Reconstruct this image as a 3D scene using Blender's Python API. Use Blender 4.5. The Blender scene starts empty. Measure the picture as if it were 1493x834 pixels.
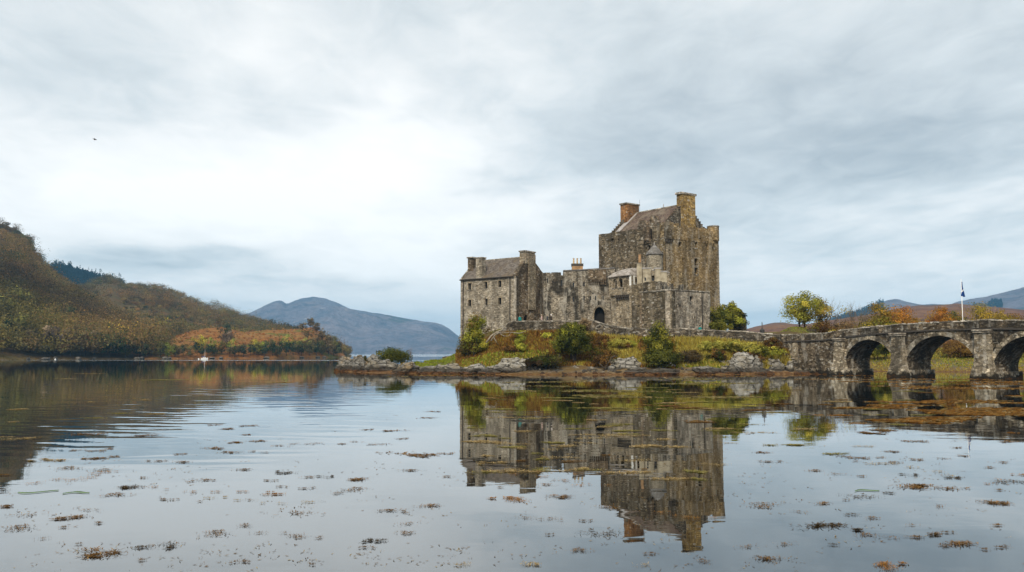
import bpy, bmesh, math, random
import numpy as np
from mathutils import Vector, Matrix, noise
from mathutils.geometry import delaunay_2d_cdt

SC = bpy.context.scene
R = math.radians
# ------------------------------------------------------------------ camera
F, W0, H0, CH, HZ = 1200.0, 1493.0, 834.0, 2.8, 514.7
PITCH = math.atan((HZ - H0 / 2) / F)
cam_d = bpy.data.cameras.new("camera")
cam_d.sensor_width = 36.0
cam_d.lens = 36.0 * F / W0
cam_d.clip_start, cam_d.clip_end = 0.1, 60000.0
cam = bpy.data.objects.new("camera", cam_d)
SC.collection.objects.link(cam)
cam.location = (0, 0, CH)
cam.rotation_euler = (math.pi / 2 + PITCH, 0, 0)
SC.camera = cam

# ------------------------------------------------------------------ sky, sun, exposure
SUN_EL, SUN_AZ = R(42), R(-166)       # azimuth measured from +Y towards +X: behind the camera, to the left
world = bpy.data.worlds.new("World")
SC.world = world
world.use_nodes = True
WT = world.node_tree
WT.nodes.clear()


class NT:
    """tiny wrapper to write node graphs as expressions"""
    def __init__(s, tree): s.t = tree
    def n(s, kind, **kw):
        nd = s.t.nodes.new(kind)
        for k, v in kw.items(): setattr(nd, k, v)
        return nd
    def put(s, sock, v):
        if hasattr(v, 'is_output') or isinstance(v, bpy.types.NodeSocket): s.t.links.new(v, sock)
        elif isinstance(v, (tuple, list)) and len(v) == 3 and sock.type == 'RGBA': sock.default_value = (*v, 1)
        else: sock.default_value = v
    def math(s, op, a, b=0.0, c=0.0, clamp=False):
        nd = s.n('ShaderNodeMath', operation=op, use_clamp=clamp)
        for i, v in enumerate((a, b, c)): s.put(nd.inputs[i], v)
        return nd.outputs[0]
    def vmul(s, v, sc):
        nd = s.n('ShaderNodeVectorMath', operation='MULTIPLY'); s.put(nd.inputs[0], v); s.put(nd.inputs[1], sc); return nd.outputs[0]
    def vadd(s, v, w):
        nd = s.n('ShaderNodeVectorMath', operation='ADD'); s.put(nd.inputs[0], v); s.put(nd.inputs[1], w); return nd.outputs[0]
    def sep(s, v):
        nd = s.n('ShaderNodeSeparateXYZ'); s.put(nd.inputs[0], v); return nd.outputs
    def comb(s, x, y, z):
        nd = s.n('ShaderNodeCombineXYZ'); s.put(nd.inputs[0], x); s.put(nd.inputs[1], y); s.put(nd.inputs[2], z); return nd.outputs[0]
    def noise(s, v, scale, detail=4, rough=.55, dist=0.0, color=False):
        nd = s.n('ShaderNodeTexNoise'); s.put(nd.inputs['Vector'], v)
        nd.inputs['Scale'].default_value = scale; nd.inputs['Detail'].default_value = detail
        nd.inputs['Roughness'].default_value = rough; nd.inputs['Distortion'].default_value = dist
        return nd.outputs['Color' if color else 'Fac']
    def step(s, v, a, b, c=0.0, d=1.0, smooth=True):
        nd = s.n('ShaderNodeMapRange', interpolation_type='SMOOTHSTEP' if smooth else 'LINEAR')
        for i, x in enumerate((v, a, b, c, d)): s.put(nd.inputs[i], x)
        return nd.outputs[0]
    def mix(s, f, a, b, mode='MIX'):
        nd = s.n('ShaderNodeMix', data_type='RGBA', blend_type=mode)
        s.put(nd.inputs[0], f); s.put(nd.inputs[6], a); s.put(nd.inputs[7], b); return nd.outputs[2]
    def ramp(s, f, stops):
        nd = s.n('ShaderNodeValToRGB'); s.put(nd.inputs[0], f); e = nd.color_ramp.elements
        while len(e) < len(stops): e.new(.5)
        for el, (p, c) in zip(e, stops): el.position = p; el.color = (*c, 1)
        return nd.outputs[0]


def build_world():
    g = NT(WT)
    geo = g.n('ShaderNodeTexCoord').outputs['Generated']
    x, y, z = g.sep(geo)
    az = g.math('ARCTAN2', x, y)
    el = g.math('ARCSINE', z)
    # cloud layer seen in perspective: project the direction on a plane overhead
    dz = g.math('ADD', g.math('MAXIMUM', z, 0.0), 0.10)
    pl = g.comb(g.math('DIVIDE', x, dz), g.math('DIVIDE', y, dz), 0.0)
    n_big = g.noise(g.vmul(pl, (.55, .38, 1)), 1.0, 5, .55, .35)
    n_mid = g.noise(g.vmul(pl, (1.1, .75, 1)), 1.7, 5, .5, .3)
    n_ang = g.noise(g.comb(g.math('MULTIPLY', az, 2.2), g.math('MULTIPLY', el, 8.0), 3.0), 1.0, 4, .55, .4)
    n_ang2 = g.noise(g.comb(g.math('MULTIPLY', az, 2.2), g.math('MULTIPLY', el, 8.0), 9.0), 1.0, 4, .55, .4)
    azd = g.math('ADD', az, g.math('MULTIPLY', g.math('SUBTRACT', n_ang, .5), .35))
    eld = g.math('ADD', el, g.math('MULTIPLY', g.math('SUBTRACT', n_ang2, .5), .16))

    def blob(px, py, sx, sy, amp):
        a0 = math.atan((px - W0 / 2) / F); e0 = math.atan((HZ - py) / math.hypot(F, px - W0 / 2))
        da = g.math('DIVIDE', g.math('SUBTRACT', azd, a0), sx / F)
        de = g.math('DIVIDE', g.math('SUBTRACT', eld, e0), sy / F)
        q = g.math('ADD', g.math('MULTIPLY', da, da), g.math('MULTIPLY', de, de))
        return g.math('MULTIPLY', g.math('EXPONENT', g.math('MULTIPLY', q, -1.0)), amp)
    v = 0.635
    for b in CLOUDS: v = g.math('ADD', v, blob(*b))
    v = g.math('ADD', v, g.math('MULTIPLY', g.math('SUBTRACT', n_big, .5), .62))
    v = g.math('ADD', v, g.math('MULTIPLY', g.math('SUBTRACT', n_mid, .5), .46))
    n_fin = g.noise(g.vmul(pl, (1.6, 1.1, 1)), 3.2, 6, .6, .6)
    v = g.math('ADD', v, g.math('MULTIPLY', g.math('SUBTRACT', n_fin, .5), .34))
    col = g.ramp(v, [(0.0, (.25, .29, .315)), (.30, (.375, .415, .435)), (.55, (.60, .635, .64)), (.78, (.85, .845, .82)), (1.0, (.97, .955, .92))])
    sky = g.n('ShaderNodeTexSky', sky_type='NISHITA', sun_disc=False, sun_elevation=SUN_EL, sun_rotation=SUN_AZ)
    b1 = g.n('ShaderNodeBackground'); g.put(b1.inputs[0], sky.outputs[0]); b1.inputs[1].default_value = .10
    b2 = g.n('ShaderNodeBackground'); g.put(b2.inputs[0], col); b2.inputs[1].default_value = 0.55
    mx = g.n('ShaderNodeMixShader'); mx.inputs[0].default_value = .94
    WT.links.new(b1.outputs[0], mx.inputs[1]); WT.links.new(b2.outputs[0], mx.inputs[2])
    out = g.n('ShaderNodeOutputWorld'); WT.links.new(mx.outputs[0], out.inputs[0])


CLOUDS = [  # px, py, half width, half height, brighter / darker
    (430, 315, 330, 130, .40), (60, 290, 180, 70, .22), (620, 230, 140, 70, .16), (80, 258, 26, 20, .12),
    (1240, 400, 240, 60, .18), (1420, 300, 160, 30, .12), (680, 430, 120, 60, .16),
    (1200, 160, 300, 130, -.28), (880, 180, 240, 110, -.10), (110, 120, 240, 70, -.12), (300, 392, 210, 22, -.34), (560, 408, 90, 12, -.12),
    (760, 20, 200, 60, -.06), (1400, 30, 160, 60, .05), (330, 40, 120, 60, .12), (700, 60, 90, 40, .06),
]
build_world()
sun_d = bpy.data.lights.new("sun", 'SUN'); sun_d.energy = 1.5; sun_d.angle = R(10); sun_d.color = (1, .90, .74)
sun = bpy.data.objects.new("sun", sun_d); SC.collection.objects.link(sun)
sun.rotation_euler = (math.pi / 2 - SUN_EL, 0, math.pi - SUN_AZ)
SC.view_settings.view_transform = 'Standard'
SC.view_settings.look = 'None'
SC.view_settings.exposure = 1.25
SC.view_settings.gamma = 1.0
SC.view_settings.use_curve_mapping = False
SC.render.engine = 'CYCLES'
SC.cycles.use_denoising = True
SC.cycles.max_bounces = 6
SC.cycles.diffuse_bounces = 2
SC.cycles.glossy_bounces = 3
SC.cycles.transmission_bounces = 2
SC.cycles.volume_bounces = 0
SC.cycles.caustics_reflective = False
SC.cycles.caustics_refractive = False
SC.cycles.sample_clamp_indirect = 4.0

# ------------------------------------------------------------------ helpers
cp_, sp_ = math.cos(PITCH), math.sin(PITCH)
CAM = Vector((0, 0, CH))


def ray(px, py):
    cx, cy = (px - W0 / 2) / F, (H0 / 2 - py) / F
    return Vector((cx, cp_ - cy * sp_, sp_ + cy * cp_))
def P(px, py, D):
    d = ray(px, py); return CAM + d * (D / d.y)
def G(px, D, py=495):          # plan position of a photo column at depth D
    p = P(px, py, D); return (p.x, p.y)
def WP(px, py):                # where a photo pixel meets the water
    d = ray(px, py); return CAM + d * (-CH / d.z)
def col_of(x, y): return W0 / 2 + 1204.0 * x / y
def ip(q, tab): return float(np.interp(q, [t[0] for t in tab], [t[1] for t in tab]))


class MB:
    def __init__(s): s.v, s.f, s.m = [], [], []
    def add(s, verts, faces, m=0):
        o = len(s.v); s.v += [tuple(v) for v in verts]
        s.f += [tuple(i + o for i in f) for f in faces]; s.m += [m] * len(faces)
    def hexa(s, c, m=0):       # 8 corners: bottom 4 ccw, top 4 ccw
        s.add(c, [(3, 2, 1, 0), (4, 5, 6, 7), (0, 1, 5, 4), (1, 2, 6, 5), (2, 3, 7, 6), (3, 0, 4, 7)], m)
    def box(s, x0, x1, y0, y1, z0, z1, m=0):
        s.hexa([(x0, y0, z0), (x1, y0, z0), (x1, y1, z0), (x0, y1, z0), (x0, y0, z1), (x1, y0, z1), (x1, y1, z1), (x0, y1, z1)], m)
    def prism(s, pts, z0, z1, m=0):   # footprint in plan; z may be per-point
        n = len(pts)
        a0 = z0 if isinstance(z0, (list, tuple)) else [z0] * n
        a1 = z1 if isinstance(z1, (list, tuple)) else [z1] * n
        vs = [(p[0], p[1], a0[i]) for i, p in enumerate(pts)] + [(p[0], p[1], a1[i]) for i, p in enumerate(pts)]
        fs = [tuple(range(n))[::-1], tuple(range(n, 2 * n))] + [(i, (i + 1) % n, (i + 1) % n + n, i + n) for i in range(n)]
        s.add(vs, fs, m)
    def lathe(s, c, prof, seg=20, m=0, a0=0, a1=2 * math.pi):
        full = abs(a1 - a0 - 2 * math.pi) < 1e-6
        k = seg if full else seg + 1
        vs = [(c[0] + r * math.cos(a0 + (a1 - a0) * i / seg), c[1] + r * math.sin(a0 + (a1 - a0) * i / seg), z) for r, z in prof for i in range(k)]
        fs = []
        for j in range(len(prof) - 1):
            for i in range(seg):
                i2 = (i + 1) % k
                fs.append((j * k + i, j * k + i2, (j + 1) * k + i2, (j + 1) * k + i))
        fs.append(tuple(range(k))[::-1]); fs.append(tuple(range((len(prof) - 1) * k, len(prof) * k)))
        s.add(vs, fs, m)
    def tube(s, pts, rad, seg=6, m=0):
        pts = [Vector(p) for p in pts]; n = len(pts)
        vs = []
        up = Vector((.31, .17, .93))
        for i, p in enumerate(pts):
            t = (pts[min(i + 1, n - 1)] - pts[max(i - 1, 0)]).normalized()
            a = t.cross(up)
            if a.length < .05: a = t.cross(Vector((1, 0, 0)))
            a.normalize(); b = t.cross(a)
            r = rad[i] if isinstance(rad, (list, tuple)) else rad
            vs += [p + (a * math.cos(2 * math.pi * k / seg) + b * math.sin(2 * math.pi * k / seg)) * r for k in range(seg)]
        fs = [(i * seg + k, i * seg + (k + 1) % seg, (i + 1) * seg + (k + 1) % seg, (i + 1) * seg + k) for i in range(n - 1) for k in range(seg)]
        fs += [tuple(range(seg))[::-1], tuple(range((n - 1) * seg, n * seg))]
        s.add(vs, fs, m)


ORG = {}


def obj(name, mb, mat, parent=None, smooth=False, origin=None):
    if parent is not None: o3 = ORG[parent.name]
    else: o3 = Vector(origin) if origin is not None else Vector((0, 0, 0))
    me = bpy.data.meshes.new(name)
    me.from_pydata([(v[0] - o3.x, v[1] - o3.y, v[2] - o3.z) for v in mb.v], [], mb.f)
    for m in (mat if isinstance(mat, (list, tuple)) else [mat]): me.materials.append(m)
    me.polygons.foreach_set('material_index', mb.m)
    if smooth: me.polygons.foreach_set('use_smooth', [True] * len(mb.f))
    bm = bmesh.new(); bm.from_mesh(me); bmesh.ops.recalc_face_normals(bm, faces=bm.faces); bm.to_mesh(me); bm.free()
    me.update()
    o = bpy.data.objects.new(name, me); SC.collection.objects.link(o)
    if parent is not None: o.parent = parent; ORG[o.name] = o3.copy()
    else: o.location = o3; ORG[o.name] = o3.copy()
    return o


def tag(o, label=None, cat=None, group=None, kind=None):
    if label: o['label'] = label
    if cat: o['category'] = cat
    if group: o['group'] = group
    if kind: o['kind'] = kind
    return o


def thing(name, label, cat, loc, group=None):
    o = bpy.data.objects.new(name, None); SC.collection.objects.link(o)
    o.location = loc; o.empty_display_size = .3
    ORG[o.name] = Vector(loc)
    return tag(o, label, cat, group, 'thing')


def dup(root, loc, rotz=0.0, scale=1.0, label=None, group=None):
    r = root.copy(); SC.collection.objects.link(r)
    r.location = loc; r.rotation_euler = (0, 0, rotz)
    r.scale = (scale,) * 3 if not isinstance(scale, tuple) else scale
    if label: r['label'] = label
    if group: r['group'] = group
    for ch in list(root.children):
        c = ch.copy(); SC.collection.objects.link(c); c.parent = r
        for g in list(ch.children):
            d = g.copy(); SC.collection.objects.link(d); d.parent = c
    return r


class Wall:
    """a vertical plane through two plan points, left to right as seen from outside"""
    def __init__(s, A, B):
        s.A = Vector((A[0], A[1])); s.B = Vector((B[0], B[1])); d = s.B - s.A
        s.L = d.length; s.u = d / s.L; s.n = Vector((s.u.y, -s.u.x))
    def uz(s, px, py):
        d = ray(px, py); dn = d.x * s.n.x + d.y * s.n.y
        t = (s.A.x * s.n.x + s.A.y * s.n.y) / dn
        p = d * t
        return ((p.x - s.A.x) * s.u.x + (p.y - s.A.y) * s.u.y, CH + p.z)
    def pt(s, a, z, d=0.0):
        q = s.A + s.u * a + s.n * d; return (q.x, q.y, z)
    def rect(s, px, py, w, h):
        a0 = s.uz(px - w / 2, py)[0]; a1 = s.uz(px + w / 2, py)[0]
        z0 = s.uz(px, py + h / 2)[1]; z1 = s.uz(px, py - h / 2)[1]
        return a0, a1, z0, z1
    def box(s, mb, a0, a1, d0, d1, z0, z1, m=0):
        mb.hexa([s.pt(a0, z0, d1), s.pt(a1, z0, d1), s.pt(a1, z0, d0), s.pt(a0, z0, d0), s.pt(a0, z1, d1), s.pt(a1, z1, d1), s.pt(a1, z1, d0), s.pt(a0, z1, d0)], m)
    def slab(s, mb, outline, holes=(), thick=.8, front=0.0, m=0):
        loops = [list(outline)] + [list(h) for h in holes]
        vs, es = [], []
        for lp in loops:
            o = len(vs); k = len(lp)
            vs += [Vector(p) for p in lp]; es += [(o + i, o + (i + 1) % k) for i in range(k)]
        rv, _, rf, *_ = delaunay_2d_cdt(vs, es, [], 0, 1e-6)
        def inside(p, lp):
            c = False; j = len(lp) - 1
            for i in range(len(lp)):
                if (lp[i][1] > p[1]) != (lp[j][1] > p[1]) and p[0] < (lp[j][0] - lp[i][0]) * (p[1] - lp[i][1]) / (lp[j][1] - lp[i][1]) + lp[i][0]: c = not c
                j = i
            return c
        keep = []
        for f in rf:
            c = sum((rv[i] for i in f), Vector((0, 0))) / len(f)
            if inside(c, loops[0]) and not any(inside(c, h) for h in loops[1:]): keep.append(tuple(f))
        n = len(rv)
        V = [s.pt(p.x, p.y, front) for p in rv] + [s.pt(p.x, p.y, front - thick) for p in rv]
        Fs = keep + [tuple(i + n for i in f[::-1]) for f in keep]
        cnt = {}
        for f in keep:
            for i in range(len(f)):
                e = (f[i], f[(i + 1) % len(f)]); cnt[e] = 1
        for a, b in list(cnt):
            if (b, a) not in cnt: Fs.append((b, a, a + n, b + n))
        mb.add(V, Fs, m)


RND = random.Random(7)


def rough_top(top, step=.55, j=.05, rnd=RND):
    out = []
    for i in range(len(top) - 1):
        (a0, z0), (a1, z1) = top[i], top[i + 1]
        out.append((a0, z0 + (rnd.uniform(-j, j) if 0 < i else 0)))
        n = int(abs(a1 - a0) / step)
        for k in range(1, n): out.append((a0 + (a1 - a0) * k / n, z0 + (z1 - z0) * k / n + rnd.uniform(-j, j)))
    out.append(top[-1]); return out


def outline(top, zb): return [(top[0][0], zb), (top[-1][0], zb)] + list(reversed(top))


def rect_hole(r): return [(r[0], r[2]), (r[1], r[2]), (r[1], r[3]), (r[0], r[3])]


def arch_hole(r, pointed=True, k=7):
    a0, a1, z0, z1 = r; w = a1 - a0; c = (a0 + a1) / 2
    if pointed:
        h = w * .8; zs = z1 - h
        L = [(a0 + (w / 2) * (1 - math.cos(t * math.pi / 2 / k * 1.0)) , zs + h * math.sin(t * math.pi / 2 / k)) for t in range(k + 1)]
        L = [(x, z) for x, z in L]; Rr = [(2 * c - x, z) for x, z in reversed(L[:-1])]
        arc = L + Rr
    else:
        zs = z1 - w / 2
        arc = [(c - w / 2 * math.cos(t * math.pi / (2 * k)), zs + w / 2 * math.sin(t * math.pi / (2 * k))) for t in range(2 * k + 1)]
    return [(a1, z0)] and ([(a0, z0)] + arc + [(a1, z0)])[::-1]


# ------------------------------------------------------------------ materials
def new_mat(name):
    m = bpy.data.materials.new(name); m.use_nodes = True; m.node_tree.nodes.clear(); return m, NT(m.node_tree)


def finish(m, g, col, rough=.9, bump=None, bdist=.03, bstr=.8, spec=.2, metal=0.0):
    b = g.n('ShaderNodeBsdfPrincipled')
    g.put(b.inputs['Base Color'], col); g.put(b.inputs['Roughness'], rough)
    b.inputs['Specular IOR Level'].default_value = spec; b.inputs['Metallic'].default_value = metal
    if bump is not None:
        bp = g.n('ShaderNodeBump'); g.put(bp.inputs['Height'], bump); bp.inputs['Distance'].default_value = bdist; bp.inputs['Strength'].default_value = bstr
        g.t.links.new(bp.outputs[0], b.inputs['Normal'])
    o = g.n('ShaderNodeOutputMaterial'); g.t.links.new(b.outputs[0], o.inputs[0]); return m


def stone(name, c1, c2, c3, mortar, stain=(.028, .025, .02), white=(.46, .43, .37), dark_amt=.5, white_amt=.25, scale=2.7, tint=None, tint_amt=.0, seed=0.0, top=None, lowdark=None):
    """rubble masonry in metres: irregular stones, mortar, weather stains running down and lime streaks"""
    m, g = new_mat(name)
    pos = g.n('ShaderNodeNewGeometry').outputs['Position']
    pos = g.vadd(pos, (seed, seed * 1.7, 0))
    wob = g.noise(pos, 1.6, 2, .5, 0, True)
    p2 = g.vadd(g.vmul(pos, (1, 1, 1.9)), g.vmul(wob, (.35, .35, .35)))
    vo = g.n('ShaderNodeTexVoronoi', feature='F1'); g.put(vo.inputs['Vector'], p2); vo.inputs['Scale'].default_value = scale
    ve = g.n('ShaderNodeTexVoronoi', feature='DISTANCE_TO_EDGE'); g.put(ve.inputs['Vector'], p2); ve.inputs['Scale'].default_value = scale
    rnd = g.sep(vo.outputs['Color'])
    col = g.ramp(rnd[0], [(0, c1), (.45, c2), (.80, c3), (1, tuple(min(1, x * 1.35) for x in c3))])
    dk = g.step(rnd[1], .78, .97); col = g.mix(g.math('MULTIPLY', dk, .72), col, tuple(x * .35 for x in c1))
    lt = g.step(rnd[2], .86, .97); col = g.mix(g.math('MULTIPLY', lt, .8), col, white)
    big = g.noise(pos, .16, 4, .6, .3)
    if tint: col = g.mix(g.math('MULTIPLY', g.step(big, .38, .62), tint_amt), col, tint)
    edge = g.step(ve.outputs['Distance'], 0.0, .075)
    col = g.mix(edge, mortar, col)
    x, y, z = g.sep(pos)
    run = g.noise(g.comb(g.math('MULTIPLY', x, .62), g.math('MULTIPLY', y, .62), g.math('MULTIPLY', z, .13)), 1.0, 5, .62, .25)
    pat = g.noise(g.vadd(pos, (11, 3, 7)), .33, 5, .65, .5)
    st = g.step(g.math('ADD', g.math('MULTIPLY', run, .62), g.math('MULTIPLY', pat, .38)), .45, .565)
    col = g.mix(g.math('MULTIPLY', st, dark_amt), col, stain)
    run2 = g.noise(g.comb(g.math('MULTIPLY', x, .9), g.math('MULTIPLY', y, .9), g.math('MULTIPLY', z, .13)), 1.0, 4, .6, .3)
    run3 = g.noise(g.vadd(pos, (31, 23, 3)), .9, 4, .7)
    ws = g.step(g.math('ADD', g.math('MULTIPLY', g.math('SUBTRACT', 1.0, run2), .62), g.math('MULTIPLY', run3, .38)), .52, .62)
    col = g.mix(g.math('MULTIPLY', ws, white_amt), col, white)
    if lowdark:       # tide line: weed and wet below, in metres above the water
        zz = g.math('ADD', z, g.math('MULTIPLY', g.math('SUBTRACT', run3, .5), 2.2))
        col = g.mix(g.step(zz, lowdark + .35, lowdark - .1), col, (.022, .018, .012))
        col = g.mix(g.step(zz, .12, -.1), col, (.07, .034, .011))
    fine = g.noise(pos, 9, 3, .7)
    col = g.mix(1.0, col, g.ramp(fine, [(.25, (.58, .58, .58)), (.75, (1.32, 1.32, 1.32))]), 'MULTIPLY')
    mid = g.noise(g.vadd(pos, (71, 13, 5)), .8, 5, .72, .4)
    col = g.mix(1.0, col, g.ramp(mid, [(.32, (.66, .65, .63)), (.66, (1.3, 1.3, 1.3))]), 'MULTIPLY')
    h = g.math('ADD', g.math('MULTIPLY', edge, .7), g.math('ADD', g.math('MULTIPLY', rnd[0], .5), g.math('MULTIPLY', fine, .35)))
    return finish(m, g, col, .93, h, .07, .9, .15)


def plain(name, c, rough=.8, var=.25, scale=3.0, spec=.25, metal=0.0, c2=None):
    m, g = new_mat(name)
    pos = g.n('ShaderNodeNewGeometry').outputs['Position']
    nz = g.noise(pos, scale, 4, .6)
    a = c2 or tuple(x * (1 - var) for x in c)
    col = g.mix(g.step(nz, .3, .7), a, tuple(min(1, x * (1 + var * .6)) for x in c))
    return finish(m, g, col, rough, nz, .01, .5, spec, metal)


M = {}
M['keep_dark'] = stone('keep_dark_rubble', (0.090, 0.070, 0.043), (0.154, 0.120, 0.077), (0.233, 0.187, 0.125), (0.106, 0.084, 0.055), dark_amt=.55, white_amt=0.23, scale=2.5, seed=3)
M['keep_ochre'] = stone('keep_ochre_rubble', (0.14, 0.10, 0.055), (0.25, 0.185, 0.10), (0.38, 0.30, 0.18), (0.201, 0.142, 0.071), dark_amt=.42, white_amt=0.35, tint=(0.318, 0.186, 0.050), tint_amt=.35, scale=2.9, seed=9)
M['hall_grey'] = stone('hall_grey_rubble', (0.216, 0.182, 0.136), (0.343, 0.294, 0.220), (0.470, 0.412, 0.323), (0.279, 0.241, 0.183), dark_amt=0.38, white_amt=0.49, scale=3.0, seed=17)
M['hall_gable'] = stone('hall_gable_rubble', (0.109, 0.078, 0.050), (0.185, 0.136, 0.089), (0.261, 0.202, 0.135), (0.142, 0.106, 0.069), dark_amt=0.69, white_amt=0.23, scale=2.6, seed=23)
M['curtain'] = stone('curtain_rubble', (0.154, 0.126, 0.094), (0.252, 0.214, 0.160), (0.372, 0.326, 0.255), (0.208, 0.177, 0.137), dark_amt=0.90, white_amt=0.70, scale=3.4, seed=31)
M['gate'] = stone('gate_rubble', (0.226, 0.181, 0.122), (0.350, 0.286, 0.198), (0.463, 0.384, 0.273), (0.271, 0.218, 0.150), dark_amt=0.47, white_amt=0.43, scale=3.1, seed=37)
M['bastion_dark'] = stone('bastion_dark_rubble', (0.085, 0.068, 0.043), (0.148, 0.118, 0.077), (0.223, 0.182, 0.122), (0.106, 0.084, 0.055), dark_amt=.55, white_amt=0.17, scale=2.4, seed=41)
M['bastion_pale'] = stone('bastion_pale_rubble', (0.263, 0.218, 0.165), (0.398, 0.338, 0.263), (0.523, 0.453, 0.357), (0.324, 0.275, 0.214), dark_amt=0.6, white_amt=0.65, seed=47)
M['bridge'] = stone('bridge_rubble', (0.061, 0.044, 0.028), (0.121, 0.091, 0.058), (0.218, 0.175, 0.119), (0.069, 0.051, 0.033), dark_amt=0.78, white_amt=0.52, scale=3.0, seed=53, lowdark=.35)
M['bridge_pale'] = stone('bridge_dressed_stone', (0.186, 0.147, 0.098), (0.321, 0.266, 0.187), (0.495, 0.424, 0.314), (0.147, 0.119, 0.078), dark_amt=0.69, white_amt=0.61, scale=2.6, seed=59, lowdark=.35)
M['coping'] = stone('lichened_coping', (0.228, 0.196, 0.153), (0.353, 0.314, 0.254), (0.478, 0.431, 0.361), (0.104, 0.088, 0.065), dark_amt=0.44, white_amt=0.51, scale=1.6, seed=61)
M['drystone'] = stone('drystone', (0.066, 0.052, 0.036), (0.131, 0.104, 0.072), (0.224, 0.186, 0.135), (0.028, 0.023, 0.016), dark_amt=0.62, white_amt=0.32, scale=2.4, seed=67)
M['harl'] = plain('cream_harling', (.36, .315, .23), .9, .35, 1.3, c2=(.22, .185, .13))
M['harl_white'] = plain('white_harling', (.72, .71, .67), .9, .12, 1.2)
M['ashlar'] = stone('buff_ashlar', (0.270, 0.216, 0.143), (0.353, 0.289, 0.199), (0.436, 0.363, 0.259), (0.249, 0.201, 0.139), dark_amt=0.22, white_amt=0.23, scale=2.6, seed=71)
M['sand_chimney'] = plain('orange_sandstone', (.42, .25, .12), .9, .3, 1.2, c2=(.24, .15, .08))
M['rust_chimney'] = stone('rust_red_chimney_stone', (0.212, 0.098, 0.038), (0.307, 0.147, 0.055), (0.382, 0.206, 0.084), (0.191, 0.098, 0.042), dark_amt=0.50, white_amt=0.09, scale=2.4, seed=73)
M['yellow_chimney'] = stone('yellow_chimney_stone', (0.254, 0.157, 0.050), (0.360, 0.235, 0.084), (0.445, 0.314, 0.126), (0.233, 0.152, 0.059), dark_amt=0.44, white_amt=0.12, scale=2.4, seed=77)
M['pot'] = plain('clay_chimney_pot', (.50, .36, .20), .8, .2, 4)
M['dark_cap'] = plain('dark_stone', (.07, .06, .05), .9, .3, 4)  # one dark stone for chimney cap, corbels and string course
M['lead'] = plain('weathered_lead', (.40, .38, .37), .6, .22, 1.4, .4, c2=(.25, .235, .22))
M['glass'] = plain('dark_window_glass', (.012, .013, .015), .12, .2, 2, .6)
M['void'] = plain('dark_opening_fill', (.012, .010, .008), .8, .3, 5)  # near-black fill: the dark inside openings is put into its colour
M['iron'] = plain('dark_iron', (.03, .03, .03), .5, .3, 6, .5)
M['iron_brown'] = plain('painted_downpipe', (.035, .028, .022), .6, .3, 6, .4)
M['white'] = plain('white_paint', (.80, .80, .79), .45, .05, 4, .4)
M['blue'] = plain('blue_cloth', (.012, .06, .24), .9, .2, 4)
M['skin'] = plain('skin', (.50, .32, .24), .6, .1, 6)
M['bark'] = plain('bark', (.075, .058, .042), .95, .45, 6)
M['bark_pale'] = plain('pale_dead_wood', (.30, .26, .20), .95, .35, 5)
M['wood'] = plain('weathered_bench_wood', (.05, .04, .03), .9, .3, 5)


def slate_mat(name, c1, c2, c3, mossy):
    m, g = new_mat(name)
    pos = g.n('ShaderNodeNewGeometry').outputs['Position']
    vo = g.n('ShaderNodeTexVoronoi', feature='F1'); g.put(vo.inputs['Vector'], g.vmul(pos, (1, 1, 1.4))); vo.inputs['Scale'].default_value = 3.2
    r = g.sep(vo.outputs['Color'])
    col = g.ramp(r[0], [(0, c1), (.5, c2), (1, c3)])
    nz = g.noise(pos, .55, 5, .65, .4)
    col = g.mix(g.math('MULTIPLY', g.step(nz, .47, .63), .7), col, mossy)
    z = g.sep(pos)[2]
    rows = g.math('FRACT', g.math('MULTIPLY', z, 3.6))
    col = g.mix(g.math('MULTIPLY', g.step(rows, .2, .0), .5), col, tuple(x * .4 for x in c1))
    fine = g.noise(pos, 6, 3, .7)
    col = g.mix(g.math('MULTIPLY', g.step(fine, .58, .72), .5), col, (.34, .32, .27))
    return finish(m, g, col, .85, g.math('ADD', rows, fine), .04, .7, .25)


M['slate'] = slate_mat('brown_slate', (.07, .057, .047), (.115, .095, .08), (.165, .145, .125), (.13, .095, .055))
M['slate_red'] = slate_mat('red_brown_slate', (.05, .034, .026), (.092, .060, .045), (.15, .105, .08), (.20, .165, .12))
M['slate_grey'] = slate_mat('grey_stone_slate', (.13, .12, .115), (.20, .19, .18), (.27, .26, .245), (.10, .09, .075))


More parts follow.
